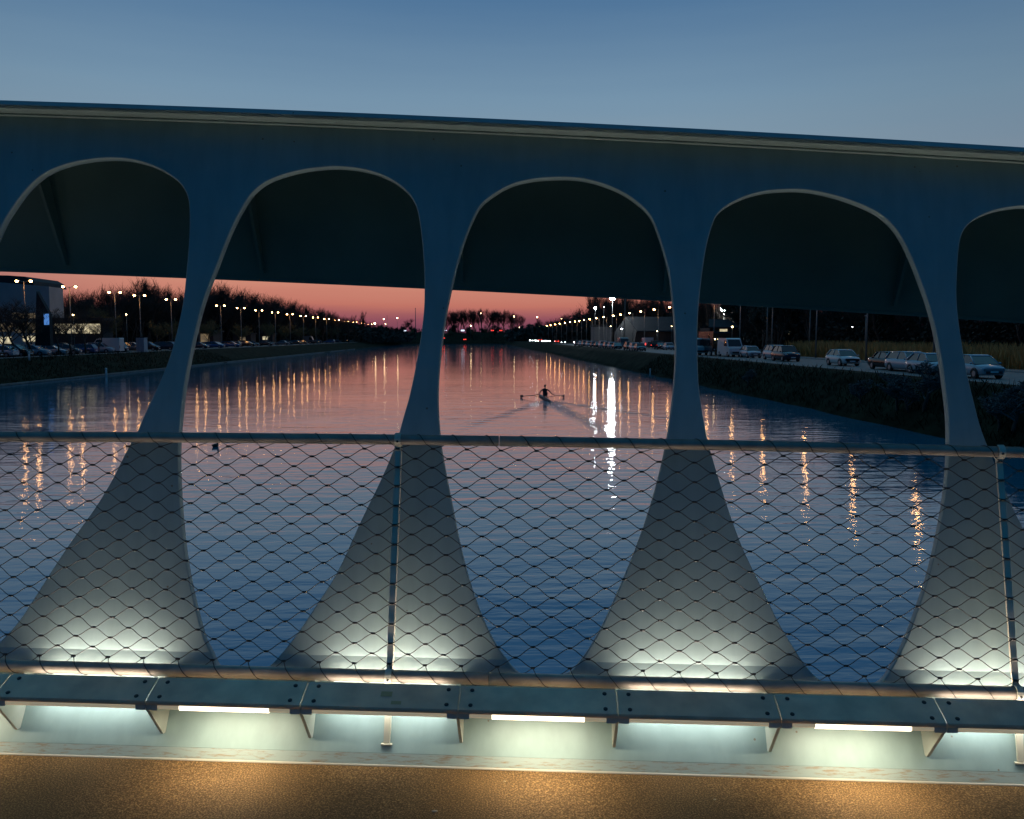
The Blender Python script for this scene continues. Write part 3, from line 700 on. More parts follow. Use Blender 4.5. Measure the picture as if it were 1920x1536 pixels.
# left wood: skyline rows (photo column, crown-top row, distance)
sky_l = [(112,556),(135,548),(160,545),(185,552),(205,542),(232,534),(248,540),(268,519),(285,528),(302,544),(318,536),(335,546),(350,542),(372,545),(398,528),(412,533),(438,552),(450,540),(464,544),(478,548),(494,551),(510,553),(526,556),(545,560),(562,566),(580,570),(592,576),(606,578),(620,582),(636,588),(655,592)]
SKL = []
for i, (px, yt) in enumerate(sky_l):
    Dm = 165 + (px - 100) * .42 + rt.uniform(-8, 8)
    SKL.append(top_tree('tall' if i % 3 else 'bare', i % 3, px, yt, Dm, 'x', GRP_L))
order_labels(SKL, 'bare tree on the skyline behind the left bank lamps'); SKL = []
for i in range(40):                              # second, lower ranks that close the wood
    px = 100 + i * 14 + rt.uniform(-5, 5); yt = np.interp(px, [x for x, _ in sky_l], [y for _, y in sky_l]) + rt.uniform(8, 26)
    SKL.append(top_tree('tall' if i % 2 else 'bare', i % 3, px, min(yt, 606), 150 + (px - 100) * .5, 'x', 'bare trees filling the wood of the left bank'))
order_labels(SKL, 'lower bare tree inside the dark left bank wood'); SKL = []
for i in range(26):                              # short budding trees of the car park, caught by the street lamps
    Dm = 118 + i * 15; x = -63.5 - 4 * (i % 2) + rt.uniform(-1, 1)
    SKL.append(tree('bud', i % 3, x, Dm, GZ, rt.uniform(6.2, 8.2), 'x', 'car park trees under the left bank lamps'))
order_labels(SKL, 'short budding tree under the left bank lamps')
for px, yt, Dm, lab in ((112, 580, 122, 'thin bare tree in front of the left end of the lit pavilion'), (136, 584, 124, 'bare tree in front of the middle of the lit pavilion'), (163, 580, 131, 'bare tree with a split crown before the lit pavilion'), (186, 588, 138, 'bare tree in front of the right end of the lit pavilion')):
    top_tree('bare', px % 3, px, yt, Dm, lab, None)
for px, yt, Dm in ((30, 556, 112), (62, 562, 116), (8, 575, 108)):
    top_tree('bare', px % 3, px, yt, Dm, {30: 'broad bare tree standing in front of the grey hall', 62: 'smaller bare tree beside the dark spire', 8: 'low bare tree at the corner of the grey hall'}[px], None)
for px, yt, lab in ((671, 590, 'thin dark poplar at the end of the left bank'), (683, 583, 'taller dark poplar at the end of the left bank')):
    top_tree('poplar', 0, px, yt, 480, lab, None)
# low bushes under the far left bank and round the basin end
SKL = []
for i in range(34):
    px = 640 + i * 12.5 + rt.uniform(-4, 4); Dm = 655 + rt.uniform(-10, 30)
    SKL.append(top_tree('ever' if i % 2 else 'bud', i % 2, px, rt.uniform(606, 618), Dm, 'x', 'trees across the far end of the canal'))
order_labels(SKL, 'low dark tree across the far end of the canal'); SKL = []; SKR = []
for i, (px, yt) in enumerate([(838,584),(848,581),(860,580),(870,577),(882,579),(893,578),(905,576),(917,578),(930,580),(943,579),(955,581),(966,584),(977,590),(770,597),(760,602),(1006,594),(1062,588),(1074,580),(1085,578),(1050,594),(843,588),(854,583),(865,580),(876,580),(887,581),(899,580),(911,579),(923,581),(936,582),(949,582),(961,586),(971,590),(834,590)]):
    (SKL if px < 1000 else SKR).append(top_tree('bare' if i % 3 else 'tall', i % 3, px, yt, 690 if px < 1000 else 560, 'tall bare tree silhouetted on the red sky at the far end' if px < 1000 else 'bare tree behind the far lamps of the right bank', 'bare trees on the far skyline', z=8 if px < 1000 else GZ))
order_labels(SKL, 'tall bare tree silhouetted on the red sky at the far end'); order_labels(SKR, 'bare tree behind the far lamps of the right bank'); SKL = []
for i in range(30):
    px = 1112 + i * 13; yt = 548 + rt.uniform(-6, 10)
    SKL.append(top_tree('tall', i % 3, px, yt, (345 if i < 14 else 260) - i * 2.2 + rt.uniform(-6, 6), 'x', 'floodlit trees of the right bank'))
order_labels(SKL, 'tall bare tree in the floodlit wood of the right bank'); SKL = []
for i in range(46):
    t_ = i / 46; Dm = 175 - 125 * t_; x = 50 + rt.uniform(0, 8) + (3 if i % 2 else 0)
    SKL.append(tree(['tall', 'bare', 'ever'][i % 3], i % 2, x, Dm, GZ, rt.uniform(8, 12), 'x', 'dark trees behind the reeds of the right bank'))
order_labels(SKL, 'dark tree behind the reeds of the right bank')
# undergrowth: the tangle of stems and twigs that fills both woods
def tangle(name, rows, n, label, seed, material, fill=.55):
    rd = random.Random(seed); mb = MB(); xs_ = [r_[0] for r_ in rows]
    for i in range(n):
        px = rd.uniform(xs_[0], xs_[-1]); yt = np.interp(px, xs_, [r_[1] for r_ in rows]); Dm = np.interp(px, xs_, [r_[2] for r_ in rows]) * rd.uniform(.97, 1.14)
        q = at(px, Dm, GZ); H = (zat(yt, Dm) - GZ) * rd.uniform(.35, 1.0) ** .8; H = max(H, 1.2); a = rd.uniform(0, 6.28); k_ = Dm / 170
        tip = q + Vector((rd.gauss(0, .05) * H, rd.gauss(0, .05) * H, H)); wd_ = .06 * k_
        mb.add([q + Vector((-wd_, 0, 0)), q + Vector((wd_, 0, 0)), tip], [(0, 1, 2)])
        for j in range(9):
            t = rd.uniform(.25, .97); b_ = q.lerp(tip, t); L = H * .22 * rd.uniform(.5, 1.1); an = rd.uniform(0, 6.28)
            e_ = b_ + Vector((math.cos(an) * .55, math.sin(an) * .55, .75)) * L; mb.add([b_ + Vector((-.025 * k_, 0, 0)), b_ + Vector((.025 * k_, 0, 0)), e_], [(0, 1, 2)])
        for j in range(5):                        # leafy clumps low down
            t = rd.uniform(0, fill); b_ = q.lerp(tip, t) + Vector((rd.gauss(0, .8), rd.gauss(0, .8), rd.gauss(0, .3))) * k_; s_ = rd.uniform(.25, .6) * k_
            u_ = Vector((rd.gauss(0, 1), rd.gauss(0, 1), rd.gauss(0, 1))).normalized(); o_ = u_.orthogonal().normalized()
            b_.z = max(b_.z, GZ + .1); mb.add([b_ - u_ * s_, b_ + o_ * s_ * .7, b_ + u_ * s_, b_ - o_ * s_ * .7], [(0, 1, 2, 3)])
    return tag(mb.build(name, material), label, kind='stuff')
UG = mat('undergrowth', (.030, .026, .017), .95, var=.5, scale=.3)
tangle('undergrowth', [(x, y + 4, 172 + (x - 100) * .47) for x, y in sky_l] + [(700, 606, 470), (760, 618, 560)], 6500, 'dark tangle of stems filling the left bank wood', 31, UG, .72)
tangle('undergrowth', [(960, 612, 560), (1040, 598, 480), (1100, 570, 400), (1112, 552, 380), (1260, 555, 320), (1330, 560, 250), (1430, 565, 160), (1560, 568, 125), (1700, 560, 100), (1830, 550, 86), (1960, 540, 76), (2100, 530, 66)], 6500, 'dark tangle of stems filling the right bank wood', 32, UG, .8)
# ================================================================== far embankment with lights
e = MB(); rr_ = random.Random(5); n = 70; vs = []
for i in range(n + 1):
    x = -150 + i * 5; h = 8.5 + rr_.uniform(-.6, .9) + (2 if x < -60 else 0)
    vs += [(x, YEND + 22, GZ - .2), (x, YEND + 40, h), (x, YEND + 70, h), (x, YEND + 90, GZ - .2)]
e.add(vs, [(4 * i + j, 4 * i + j + 1, 4 * i + 5 + j, 4 * i + 4 + j) for i in range(n) for j in range(3)], True)
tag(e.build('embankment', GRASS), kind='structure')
# ================================================================== LAMPS
def lamp_proto(kind, H, name, label, group, glow=None, col='galv'):
    t = empty(name, (0, 0, 0), 0, label, 'street lamp', group)
    mb = MB(); mb.tube([(0, 0, -.1), (0, 0, H * .4), (0, 0, H)], [.11, .085, .06], 8); mb.build('pole', POLE, t)
    heads = {'double': [(-.95, 0), (.95, 0)], 'single': [(-.9, 0)], 'top': [(0, 0)]}[kind]
    for hx, hy in heads:
        if hx:
            mb = MB(); mb.tube([(0, 0, H - .15), (hx * .5, 0, H + .02), (hx * .92, 0, H + .06)], .035, 5); mb.build('arm', POLE, t)
        mb = MB(); mb.ball((hx, hy, H + .13), .26, 8, 6, (1.3, .6, .35)); hd_ = mb.build('lamp_head', POLE, t)
        mb = MB(); mb.ball((hx, hy, H + .0), .20, 8, 6, (1, 1, .7)); mb.build('bulb', glow or SODIUM, hd_)
    return t
HL = 7.7 + EYE - GZ
lp = None
lx = [60, 143, 211, 272, 320]
Dl = [7.7 * F / (632 - y) for y in (531, 541, 551, 556.5, 563.5)]
step = 17.5; d_ = Dl[-1]
while d_ < 500: d_ += step; step = 17.5 + (d_ - 200) * .06; Dl.append(d_)
ordn = ['nearest', 'second', 'third', 'fourth', 'fifth', 'sixth', 'seventh', 'eighth', 'ninth', 'tenth']
for k in (3, 2): Dl.insert(0, 121 - (4 - k) * 15)
Dl = sorted(Dl)
for i, Dm in enumerate(Dl):
    j = i - 2
    if j < 0: lab = 'double street lamp of the left bank hidden behind the bridge beam, %s one' % ('nearer' if i == 0 else 'farther')
    elif j < 10: lab = 'double warm street lamp on the left bank, %s from the left' % ('first' if j == 0 else ordn[j])
    else: lab = 'distant double warm street lamp on the left bank, %s of its row' % nth(j + 1)
    rz = math.atan2(-(-61.8), Dm) * 0
    if lp is None: lp = lamp_proto('double', HL, 'street_lamp', lab, 'double street lamps of the left bank'); lp.location = (-61.8, Dm, GZ)
    else: dup(lp, (-61.8, Dm, GZ), 0, lab)
HR = 6.0 + EYE - GZ
rp = None; pxs = [1324, 1250.5, 1222.4, 1197.7, 1176.8, 1160.4, 1147, 1129, 1115.6, 1103, 1092.7, 1083.9, 1075.8, 1066.7, 1057, 1047.5, 1039, 1031, 1024]
Dr = [39.6 / math.tan(math.atan((x - 960) / F) + YAW) for x in pxs]
Dr = [Dr[0] - s for s in (82, 69, 56, 43, 28, 14)] + Dr
for i, Dm in enumerate(Dr):
    j = i - 6
    lab = 'right bank street lamp hidden behind the bridge beam, %s from the camera' % (nth(i + 1) if i else 'first') if j < 0 else ('warm single street lamp on the right bank, %s from the right' % (['first'] + ordn[1:])[j] if j < 10 else 'distant warm street lamp on the right bank, %s of its row' % nth(j + 1))
    if rp is None: rp = lamp_proto('single', HR, 'street_lamp', lab, 'single street lamps of the right bank'); rp.location = (39.9 + .9, Dm, GZ)
    else: dup(rp, (39.9 + .9, Dm, GZ), 0, lab)
def mast(px, y, Dm, r, material, label, name='floodlight_mast', cat='floodlight', z=GZ, group=None, pole=True, pr=.14):
    q = at(px, Dm, z); H = zat(y, Dm) - z
    t = empty(name, q, 0, label, cat, group)
    if pole:
        mb = MB(); mb.tube([(0, 0, -.2), (0, 0, H * .5), (0, 0, H - .1)], [pr, pr * .8, pr * .55], 8); mb.build('pole', POLE, t)
    mb = MB(); mb.box((0, .12, H + r * .7), (r * 1.4, .3, .08)); mb.box((0, .28, H), (r * 1.4, .08, r * 1.2)); hd_ = mb.build('lamp_head', POLE, t)
    mb = MB(); mb.ball((0, -.05, H), r, 10, 7, (1, .6, .8)); mb.build('bulb', material, hd_)
    return t
mast(1147, 558.5, 264, 1.0, FLOOD, 'tallest white floodlight mast on the right bank, the brightest light')
mast(1115, 578, 300, .36, FLOOD, 'white floodlight left of the tallest mast')
mast(1355, 580, 205, .8, FLOOD, 'white floodlight to the right of the third bridge pier')
mast(1131, 576, 285, .13, SMALLW, 'small white lamp on a slim mast between the two floodlights', 'street_lamp', 'street lamp')
mast(1388, 576, 175, .16, SMALLW, 'small white lamp on a short bracket pole right of the white floodlight', 'street_lamp', 'street lamp')
mast(1170.5, 556, 247, .05, POLE, 'unlit tall mast beside the brightest floodlight', 'mast', 'mast')
mast(1436, 572, 126, .05, POLE, 'tall unlit pole behind the parked dark cars', 'mast', 'mast', pr=.10)
mast(1516, 578, 113, .05, POLE, 'unlit pole rising from the reeds', 'mast', 'mast', pr=.09)
mast(1620, 592, 99, .09, mat('unlit_lamp', (.5, .5, .5), .5), 'slim pole with a pale unlit lamp above the reeds', 'mast', 'mast', pr=.07)
mast(780, 579, 640, .3, POLE, 'thin mast at the far end of the canal', 'mast', 'mast', pr=.35)
mast(727, 592, 600, .1, POLE, 'faint mast at the far left end of the canal', 'mast', 'mast', pr=.18)
small = [(704,607,520,.55,SMALLY,'bright warm lamp at the end of the left bank'),(721,599,600,.4,SMALLY,'warm lamp left of the far mast'),(746,597,600,.4,SMALLY,'warm lamp next to the far mast'),(724,608,600,.25,SMALLY,'small low lamp by the far embankment at left'),(794,609,640,.3,SMALLY,'small lamp beside the second pier'),
 (902,588,640,.2,SMALLY,'dim lamp high among the far bare trees'),(964,594,640,.35,SMALLY,'warm lamp right of the far bare trees'),(1007,595,600,.4,SMALLY,'warm lamp left of the far right lamp row'),(1052,598,600,.38,SMALLY,'warm lamp above the far right lamp row'),(883,611,640,.38,SMALLY,'bright low lamp at the middle of the far embankment'),
 (974,614,620,.35,SMALLY,'low warm lamp on a pole at the far end'),(1011,612,560,.3,SMALLY,'low warm lamp where the right lamp row ends'),(1165,617,252,.22,SMALLW,'low white lamp beside the dark gabled building'),(1144,612,275,.13,SMALLY,'low warm lamp in front of the grey shed'),(1231,621,253,.11,SMALLY,'dim warm wall lamp of the dark gabled building'),
 (1258,612,250,.10,SMALLY,'small lamp at the right end of the gabled building'),(1371,613,160,.14,SMALLY,'small warm lamp above the white van'),(1595,613,120,.05,SMALLW,'tiny white lamp above the right bank cottage'),(241,591,150,.1,SMALLY,'short warm lamp in the left car park, the right one of two'),(142,592,125,.11,SMALLY,'short warm lamp in the left car park, the left one of two'),(1047,641,420,.16,SMALLY,'low lamp by the far right roadside')]
for px, y, Dm, r_, m_, lab in small:
    mast(px, y, Dm, r_, m_, lab, 'street_lamp', 'street lamp', pr=.06 if Dm < 400 else .12)
# ================================================================== BUILDINGS
def face_box(mb, px0, px1, y0, y1, Dm, depth):   # a block whose front covers photo columns px0..px1 and rows y0..y1
    a_, b_ = at(px0, Dm, 0), at(px1, Dm, 0); z1 = zat(y0, Dm); z0 = zat(y1, Dm)
    mb.prism([(a_.x, Dm, z0), (b_.x, Dm, z0), (b_.x, Dm, z1), (a_.x, Dm, z1)], (0, depth, 0))
WALLL = mat('hall_cladding', (.34, .35, .34), .7, var=.1, scale=.5); DARKR = mat('dark_roof', (.022, .022, .024), .9, var=.2, scale=1)
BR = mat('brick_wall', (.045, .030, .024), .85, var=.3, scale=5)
hall = empty('hall', at(40, 150, GZ), 0, 'large grey hall with a dark curved roof and lit ground floor', 'building')
ih = Matrix.Translation(-at(40, 150, GZ))
def bpart(mbf, name, m_, root, inv):
    mb = MB(); mbf(mb); mb.v = [tuple(inv @ Vector(v)) for v in mb.v]; return mb.build(name, m_, root)
Dm = 150
aL = at(-260, Dm, 0).x; aR = at(99, Dm, 0).x
def hallwall(mb): mb.prism([(aL, Dm, GZ), (aR, Dm, GZ), (aR, Dm, zat(541, Dm)), (at(40, Dm).x, Dm, zat(536, Dm)), (at(-40, Dm).x, Dm, zat(530, Dm)), (aL, Dm, zat(528, Dm))], (0, 5, 0))
bpart(hallwall, 'wall', WALLL, hall, ih)
def hallroof(mb): mb.prism([(aL, Dm + 4, zat(529, Dm)), (at(50, Dm).x, Dm + 4, zat(537, Dm)), (at(46, Dm).x, Dm + 4, zat(528, Dm)), (at(32, Dm).x, Dm + 4, zat(520, Dm)), (at(0, Dm).x, Dm + 4, zat(518, Dm)), (aL, Dm + 4, zat(515, Dm))], (0, 12, 0))
bpart(hallroof, 'roof', DARKR, hall, ih)
for i, (x0, x1, y0, y1, m_) in enumerate([(0, 24, 632, 644, BRIGHTW), (28, 40, 588, 600, DIMW), (42, 71, 589, 598, DIMW), (0, 28, 607, 622, DIMW), (32, 72, 606, 624, DIMW), (46, 70, 630, 640, BRIGHTW)]):
    bpart(lambda mb: face_box(mb, x0, x1, y0, y1, Dm - .12, .1), 'window', m_, hall, ih)
low = empty('glazed_pavilion', at(148, 145, GZ), 0, 'low pavilion with a long row of brightly lit windows behind trees', 'building'); il = Matrix.Translation(-at(148, 145, GZ)); Dm2 = 145
bpart(lambda mb: face_box(mb, 100, 196, 600, 663, Dm2, 4), 'wall', DARKR, low, il)
for i in range(8):
    x0 = 105 + i * 11; bpart(lambda mb: face_box(mb, x0, x0 + 9.6, 608, 625.5, Dm2 - .12, .1), 'window', BRIGHTW, low, il)
bpart(lambda mb: face_box(mb, 98, 198, 597.5, 602, Dm2 - .6, 5), 'roof_edge', DARKR, low, il)
py_ = empty('dark_spire', at(83, 118, GZ), 0, 'dark pointed pylon carrying a small blue screen', 'sign'); ip = Matrix.Translation(-at(83, 118, GZ))
bpart(lambda mb: mb.prism([(at(68, 118).x, 118, zat(648, 118)), (at(97, 118).x, 118, zat(648, 118)), (at(97, 118).x, 118, zat(590, 118)), (at(75.5, 118).x, 118, zat(549, 118))], (0, .8, 0)), 'body', DARKR, py_, ip)
bpart(lambda mb: face_box(mb, 87, 96, 590, 610, 117.9, .1), 'screen', BLUES, py_, ip)
cab = empty('site_cabin', at(264.5, 150, GZ), 0, 'tall pale grey cabinet standing among the parked cars', 'cabinet'); ic = Matrix.Translation(-at(264.5, 150, GZ))
GREYP = mat('grey_cabinet', (.30, .34, .38), .6, var=.1, scale=2)
bpart(lambda mb: face_box(mb, 257, 272, 633, 660, 150, 1.6), 'body', GREYP, cab, ic)
bpart(lambda mb: face_box(mb, 256.5, 272.5, 632, 633.2, 149.9, 1.8), 'lid', DARKR, cab, ic)
bpart(lambda mb: face_box(mb, 258, 264, 636, 658, 149.96, .04), 'door', mat('cab_door', (.25, .28, .32), .6), cab, ic)
bpart(lambda mb: face_box(mb, 265, 271, 636, 658, 149.96, .04), 'door', MATS['cab_door'], cab, ic)
# far left kiosk with lit window
DK = 222
kio = empty('kiosk', at(386, DK, GZ), 0, 'small building with one warm lit doorway behind the left bank cars', 'building'); ik = Matrix.Translation(-at(386, DK, GZ))
bpart(lambda mb: face_box(mb, 374, 402, 622, 651, DK, 8), 'wall', BR, kio, ik)
bpart(lambda mb: face_box(mb, 378, 394, 626, 641, DK - .1, .08), 'window', DIMW, kio, ik)
bpart(lambda mb: face_box(mb, 372, 404, 620, 622.5, DK - .5, 9), 'roof', DARKR, kio, ik)
for x0_, x1_, wins, lab in ((440, 472, [(452, 462, 632, 638, DIMW)], 'low dark building with one dim window behind the left bank cars'), (486, 512, [(494, 504, 631, 637, BRIGHTW)], 'low dark building with one bright window behind the left bank cars'), (566, 640, [(575, 587, 633, 637, SIGNW), (600, 611, 631, 636, DIMW), (615, 630, 630, 635, DIMW)], 'long low building with a white lit sign at the far left bank')):
    Ds = 68 / ((885 - x1_) / F); cx_ = (x0_ + x1_) / 2; yb = 632 + 2.6 * F / Ds
    shop = empty('low_building', at(cx_, Ds, GZ), 0, lab, 'building'); isb = Matrix.Translation(-at(cx_, Ds, GZ))
    bpart(lambda mb: face_box(mb, x0_, x1_, 626.5, yb, Ds, 6), 'wall', BR, shop, isb)
    bpart(lambda mb: face_box(mb, x0_ - 1, x1_ + 1, 625, 626.5, Ds - .4, 7), 'roof', DARKR, shop, isb)
    for x0, x1, y0, y1, m_ in wins: bpart(lambda mb: face_box(mb, x0, x1, y0, y1, Ds - .1, .08), 'window', m_, shop, isb)
# right bank: gabled hall and shed
gb = empty('gabled_building', at(1222, 255, GZ), 0, 'long dark gabled building with a pale left end behind the right bank road', 'building'); ig = Matrix.Translation(-at(1222, 255, GZ)); Dg = 255
def X(px): return at(px, Dg).x
bpart(lambda mb: mb.prism([(X(1188), Dg, GZ), (X(1270), Dg, GZ), (X(1270), Dg, zat(622, Dg)), (X(1192), Dg, zat(622, Dg))], (0, 14, 0)), 'wall', BR, gb, ig)
bpart(lambda mb: mb.prism([(X(1193), Dg - .6, zat(622, Dg)), (X(1274), Dg - .6, zat(622, Dg)), (X(1274), Dg + 7, zat(595, Dg)), (X(1181), Dg + 7, zat(595, Dg))], (0, .2, .3)), 'roof', DARKR, gb, ig)
bpart(lambda mb: mb.prism([(X(1192), Dg + .1, GZ), (X(1168), Dg + 16, GZ), (X(1168), Dg + 16, zat(622, Dg)), (X(1180), Dg + 7, zat(594, Dg)), (X(1192), Dg + .1, zat(622, Dg))], (.25, 0, 0)), 'gable_wall', mat('pale_gable', (.08, .08, .078), .8, var=.1, scale=1), gb, ig)
sd = empty('shed', at(1130, 290, GZ), 0, 'flat grey shed left of the gabled building', 'building'); isd = Matrix.Translation(-at(1130, 290, GZ))
bpart(lambda mb: face_box(mb, 1114, 1146, 613, 647, 290, 9), 'wall', mat('shed_wall', (.10, .10, .105), .8, var=.1, scale=1), sd, isd)
bpart(lambda mb: face_box(mb, 1113, 1147, 610, 613, 289.6, 10), 'roof', DARKR, sd, isd)
for (px, y, Dh, lab) in ((1355, 624, 165, 'house with a large warm lit window above the white van'), (1479, 624, 150, 'cottage with one small warm window, left of the reeds'), (1602, 622, 125, 'cottage with a warm lit porch above the reeds')):
    hs = empty('cottage', at(px, Dh, GZ), 0, lab, 'building'); iv = Matrix.Translation(-at(px, Dh, GZ)); k_ = 165 / Dh * .5 + .5
    bpart(lambda mb: face_box(mb, px - 26 * k_, px + 26 * k_, 615, 655, Dh, 7), 'wall', BR, hs, iv)
    a_, b_ = at(px - 28 * k_, Dh).x, at(px + 28 * k_, Dh).x
    bpart(lambda mb: mb.prism([(a_, Dh - .3, zat(615, Dh)), (b_, Dh - .3, zat(615, Dh)), (b_ - 1, Dh + 3.5, zat(600, Dh)), (a_ + 1, Dh + 3.5, zat(600, Dh))], (0, .1, .2)), 'roof', DARKR, hs, iv)
    w_ = 7 if px == 1355 else 2.6
    bpart(lambda mb: face_box(mb, px - w_, px + w_, y - w_, y + w_ * .9, Dh - .12, .1), 'window', BRIGHTW, hs, iv)
sg = empty('lit_sign', at(759, 640, 8), 0, 'small white lit sign on the far embankment', 'sign'); isg = Matrix.Translation(-at(759, 640, 8))
bpart(lambda mb: face_box(mb, 755, 763, 619.5, 623, 640, .3), 'panel', SIGNW, sg, isg)
bpart(lambda mb: face_box(mb, 758.6, 759.4, 623, 632, 640.1, .3), 'pole', POLE, sg, isg)

# ================================================================== CARS
def car(kind, paint, lights=None):
    """front towards +x"""
    Pm = {'hatch': (3.95, 1.70, 1.46, .90, .93, -.46, -.30, .12, .27), 'estate': (4.55, 1.78, 1.50, .92, .95, -.475, -.40, .11, .25), 'suv': (4.4, 1.82, 1.66, 1.02, 1.05, -.46, -.34, .12, .26), 'sedan': (4.5, 1.76, 1.42, .88, .92, -.33, -.20, .10, .26)}[kind]
    L, W, Hh, hood, belt, rb, rt_, wt, wb = Pm
    t = empty('parked_car', (0, 0, 0))
    st = [(-.5, .86, .36, .80, .84), (-.485, .95, .26, .90, .93), (-.40, 1, .22, belt, belt + .02), (-.2, 1, .20, belt, belt + .02), (0, 1, .20, belt - .02, belt), (.18, 1, .20, belt - .03, belt), (wb, .99, .20, belt - .06, belt - .01), (.36, .97, .20, hood - .09, hood - .03), (.45, .92, .22, hood - .18, hood - .11), (.488, .82, .26, hood - .28, hood - .22), (.5, .70, .34, hood - .38, hood - .34)]
    mb = MB(); vs = []; m_ = 12
    for (fx, fw, zb, zs, zt) in st:
        x = fx * L; hw = W / 2 * fw; half = [(0, zb), (hw * .86, zb), (hw * .97, zb + .12), (hw, zb + .32), (hw * .985, zs - .06), (hw * .90, zs + .01), (0, zt)]
        loop = [(x, y, z) for y, z in half] + [(x, -y, z) for y, z in reversed(half[1:-1])]
        vs += loop
    m_ = 12
    mb.add(vs, [(m_ * i + j, m_ * (i + 1) + j, m_ * (i + 1) + (j + 1) % m_, m_ * i + (j + 1) % m_) for i in range(len(st) - 1) for j in range(m_)], True)
    mb.add(vs[:m_] + vs[-m_:], [tuple(range(m_)), tuple(range(m_, 2 * m_))[::-1]])
    body = mb.build('body', paint, t)
    # greenhouse
    cw0, cw1 = W / 2 * .90, W / 2 * .72
    prof = [(rb * L, belt), (rt_ * L, Hh - .05), (-.1 * L, Hh - .02), (wt * L * .4, Hh - .02), (wt * L, Hh - .09), (wb * L + .12, belt - .02)]
    def wd(z): return cw0 + (cw1 - cw0) * (z - belt) / (Hh - belt)
    mb = MB(); n = len(prof); vs = [(x, wd(z), z) for x, z in prof] + [(x, -wd(z), z) for x, z in prof]
    mb.add(vs, [tuple(range(n)), tuple(range(n, 2 * n))[::-1]] + [(i, n + i, n + i + 1, i + 1) for i in range(n - 1)]); mb.build('windows', GLASS, t)
    mb = MB(); rp_ = prof[1:5]; k = len(rp_)
    up_ = [(x, y, z + .035) for x, z in rp_ for y in (wd(z) + .015, wd(z) * .5, -wd(z) * .5, -wd(z) - .015)]; lo_ = [(x, y, z - .02) for x, z in rp_ for y in (wd(z) + .03, wd(z) * .5, -wd(z) * .5, -wd(z) - .03)]
    fs = [(4 * i + j, 4 * i + j + 1, 4 * i + 5 + j, 4 * i + 4 + j) for i in range(k - 1) for j in range(3)]
    o_ = 4 * k; fs2 = [tuple(v + o_ for v in f[::-1]) for f in fs]; side = [(4 * i, 4 * i + 4, o_ + 4 * i + 4, o_ + 4 * i) for i in range(k - 1)] + [(4 * i + 7, 4 * i + 3, o_ + 4 * i + 3, o_ + 4 * i + 7) for i in range(k - 1)] + [(0, o_, o_ + 1, 1), (1, o_ + 1, o_ + 2, 2), (2, o_ + 2, o_ + 3, 3)] + [(4 * k - 4 + j, 4 * k - 3 + j, o_ + 4 * k - 3 + j, o_ + 4 * k - 4 + j) for j in range(3)]
    mb.add(up_ + lo_, fs + fs2 + side, True); mb.build('roof', paint, t)
    mb = MB()
    for s in (1, -1):
        def pt(x, z, o=.012): return (x, s * (wd(z) + o), z)
        for (x0, z0, x1, z1, ww) in ((wb * L + .10, belt - .02, wt * L, Hh - .08, .035), (rb * L + .05, belt, rt_ * L + .05, Hh - .05, .07), (-.08 * L, belt, -.07 * L, Hh - .03, .035)):
            mb.tube([pt(x0, z0), pt((x0 + x1) / 2, (z0 + z1) / 2), pt(x1, z1)], ww, 5)
    mb.build('pillars', paint, t)
    for sx in (.31, -.30):
        for s in (1, -1):
            y = s * (W / 2 - .10); mb = MB(); mb.tube([(sx * L, y - s * .10, .31), (sx * L, y + s * .105, .31)], [.31, .31], 18, smooth=False); wh = mb.build('wheel', RUBBER, t)
            mb = MB(); mb.tube([(sx * L, y + s * .09, .31), (sx * L, y + s * .112, .31)], [.20, .17], 12, smooth=False); mb.build('rim', RIM, wh)
            mb = MB(); ring = [(sx * L + math.cos(a) * .36, s * (W / 2 - .012), .31 + math.sin(a) * .36) for a in [math.pi * i / 8 for i in range(9)]]
            mb.tube(ring, .028, 5); mb.build('wheel_arch', BLACKP, t)
    for s in (1, -1):
        mb = MB(); mb.ball((.462 * L, s * W * .36, hood - .27), .13, 8, 6, (.75, 1.25, .62)); mb.build('headlight', LENS if not lights else lights, t)
        mb = MB(); mb.box((-.487 * L, s * W * .39, .80), (.10, .16, .20)); mb.build('tail_light', TAILOFF, t)
        mb = MB(); mb.ball((wb * L - .02, s * (W / 2 + .08), belt + .02), .085, 7, 5, (.6, 1.1, .8)); mb.build('mirror', paint, t)
    mb = MB(); mb.box((.497 * L, 0, .40), (.05, W * .62, .15)); mb.build('grille', BLACKP, t)
    mb = MB(); mb.box((.505 * L + .012, 0, .44), (.02, .5, .11)); mb.build('number_plate', PLATE, t)
    mb = MB(); mb.box((-.503 * L, 0, .55), (.02, .5, .11)); mb.build('number_plate', PLATE, t)
    return t
def paint(n, c, rough=.22, metal=.3): return mat('paint_' + n, c, rough, metal)
SILV = paint('silver', (.34, .385, .43), .28, .12); DARKB = paint('dark_blue', (.02, .03, .05)); BLK = paint('black', (.012, .013, .015)); WHT = paint('white', (.60, .60, .58), .25, 0); GRY = paint('grey', (.13, .14, .15)); REDP = paint('red', (.20, .02, .02)); BLUEP = paint('blue', (.03, .09, .22))
CARS = {}
def place_car(kind, pn, x, y, rz, label, group, z=GZ, lights=None):
    key = (kind, pn.name, lights.name if lights else 0)
    if key not in CARS:
        t = car(kind, pn, lights); CARS[key] = t; t.location = (x, y, z); t.rotation_euler = (0, 0, rz); tag(t, label, 'car', group); return t
    return dup(CARS[key], (x, y, z), rz, label, group, cat='car')
GC = 'cars parked along the right bank'
S_ = -math.pi / 2
def gx(px, Dm): return at(px, Dm).x
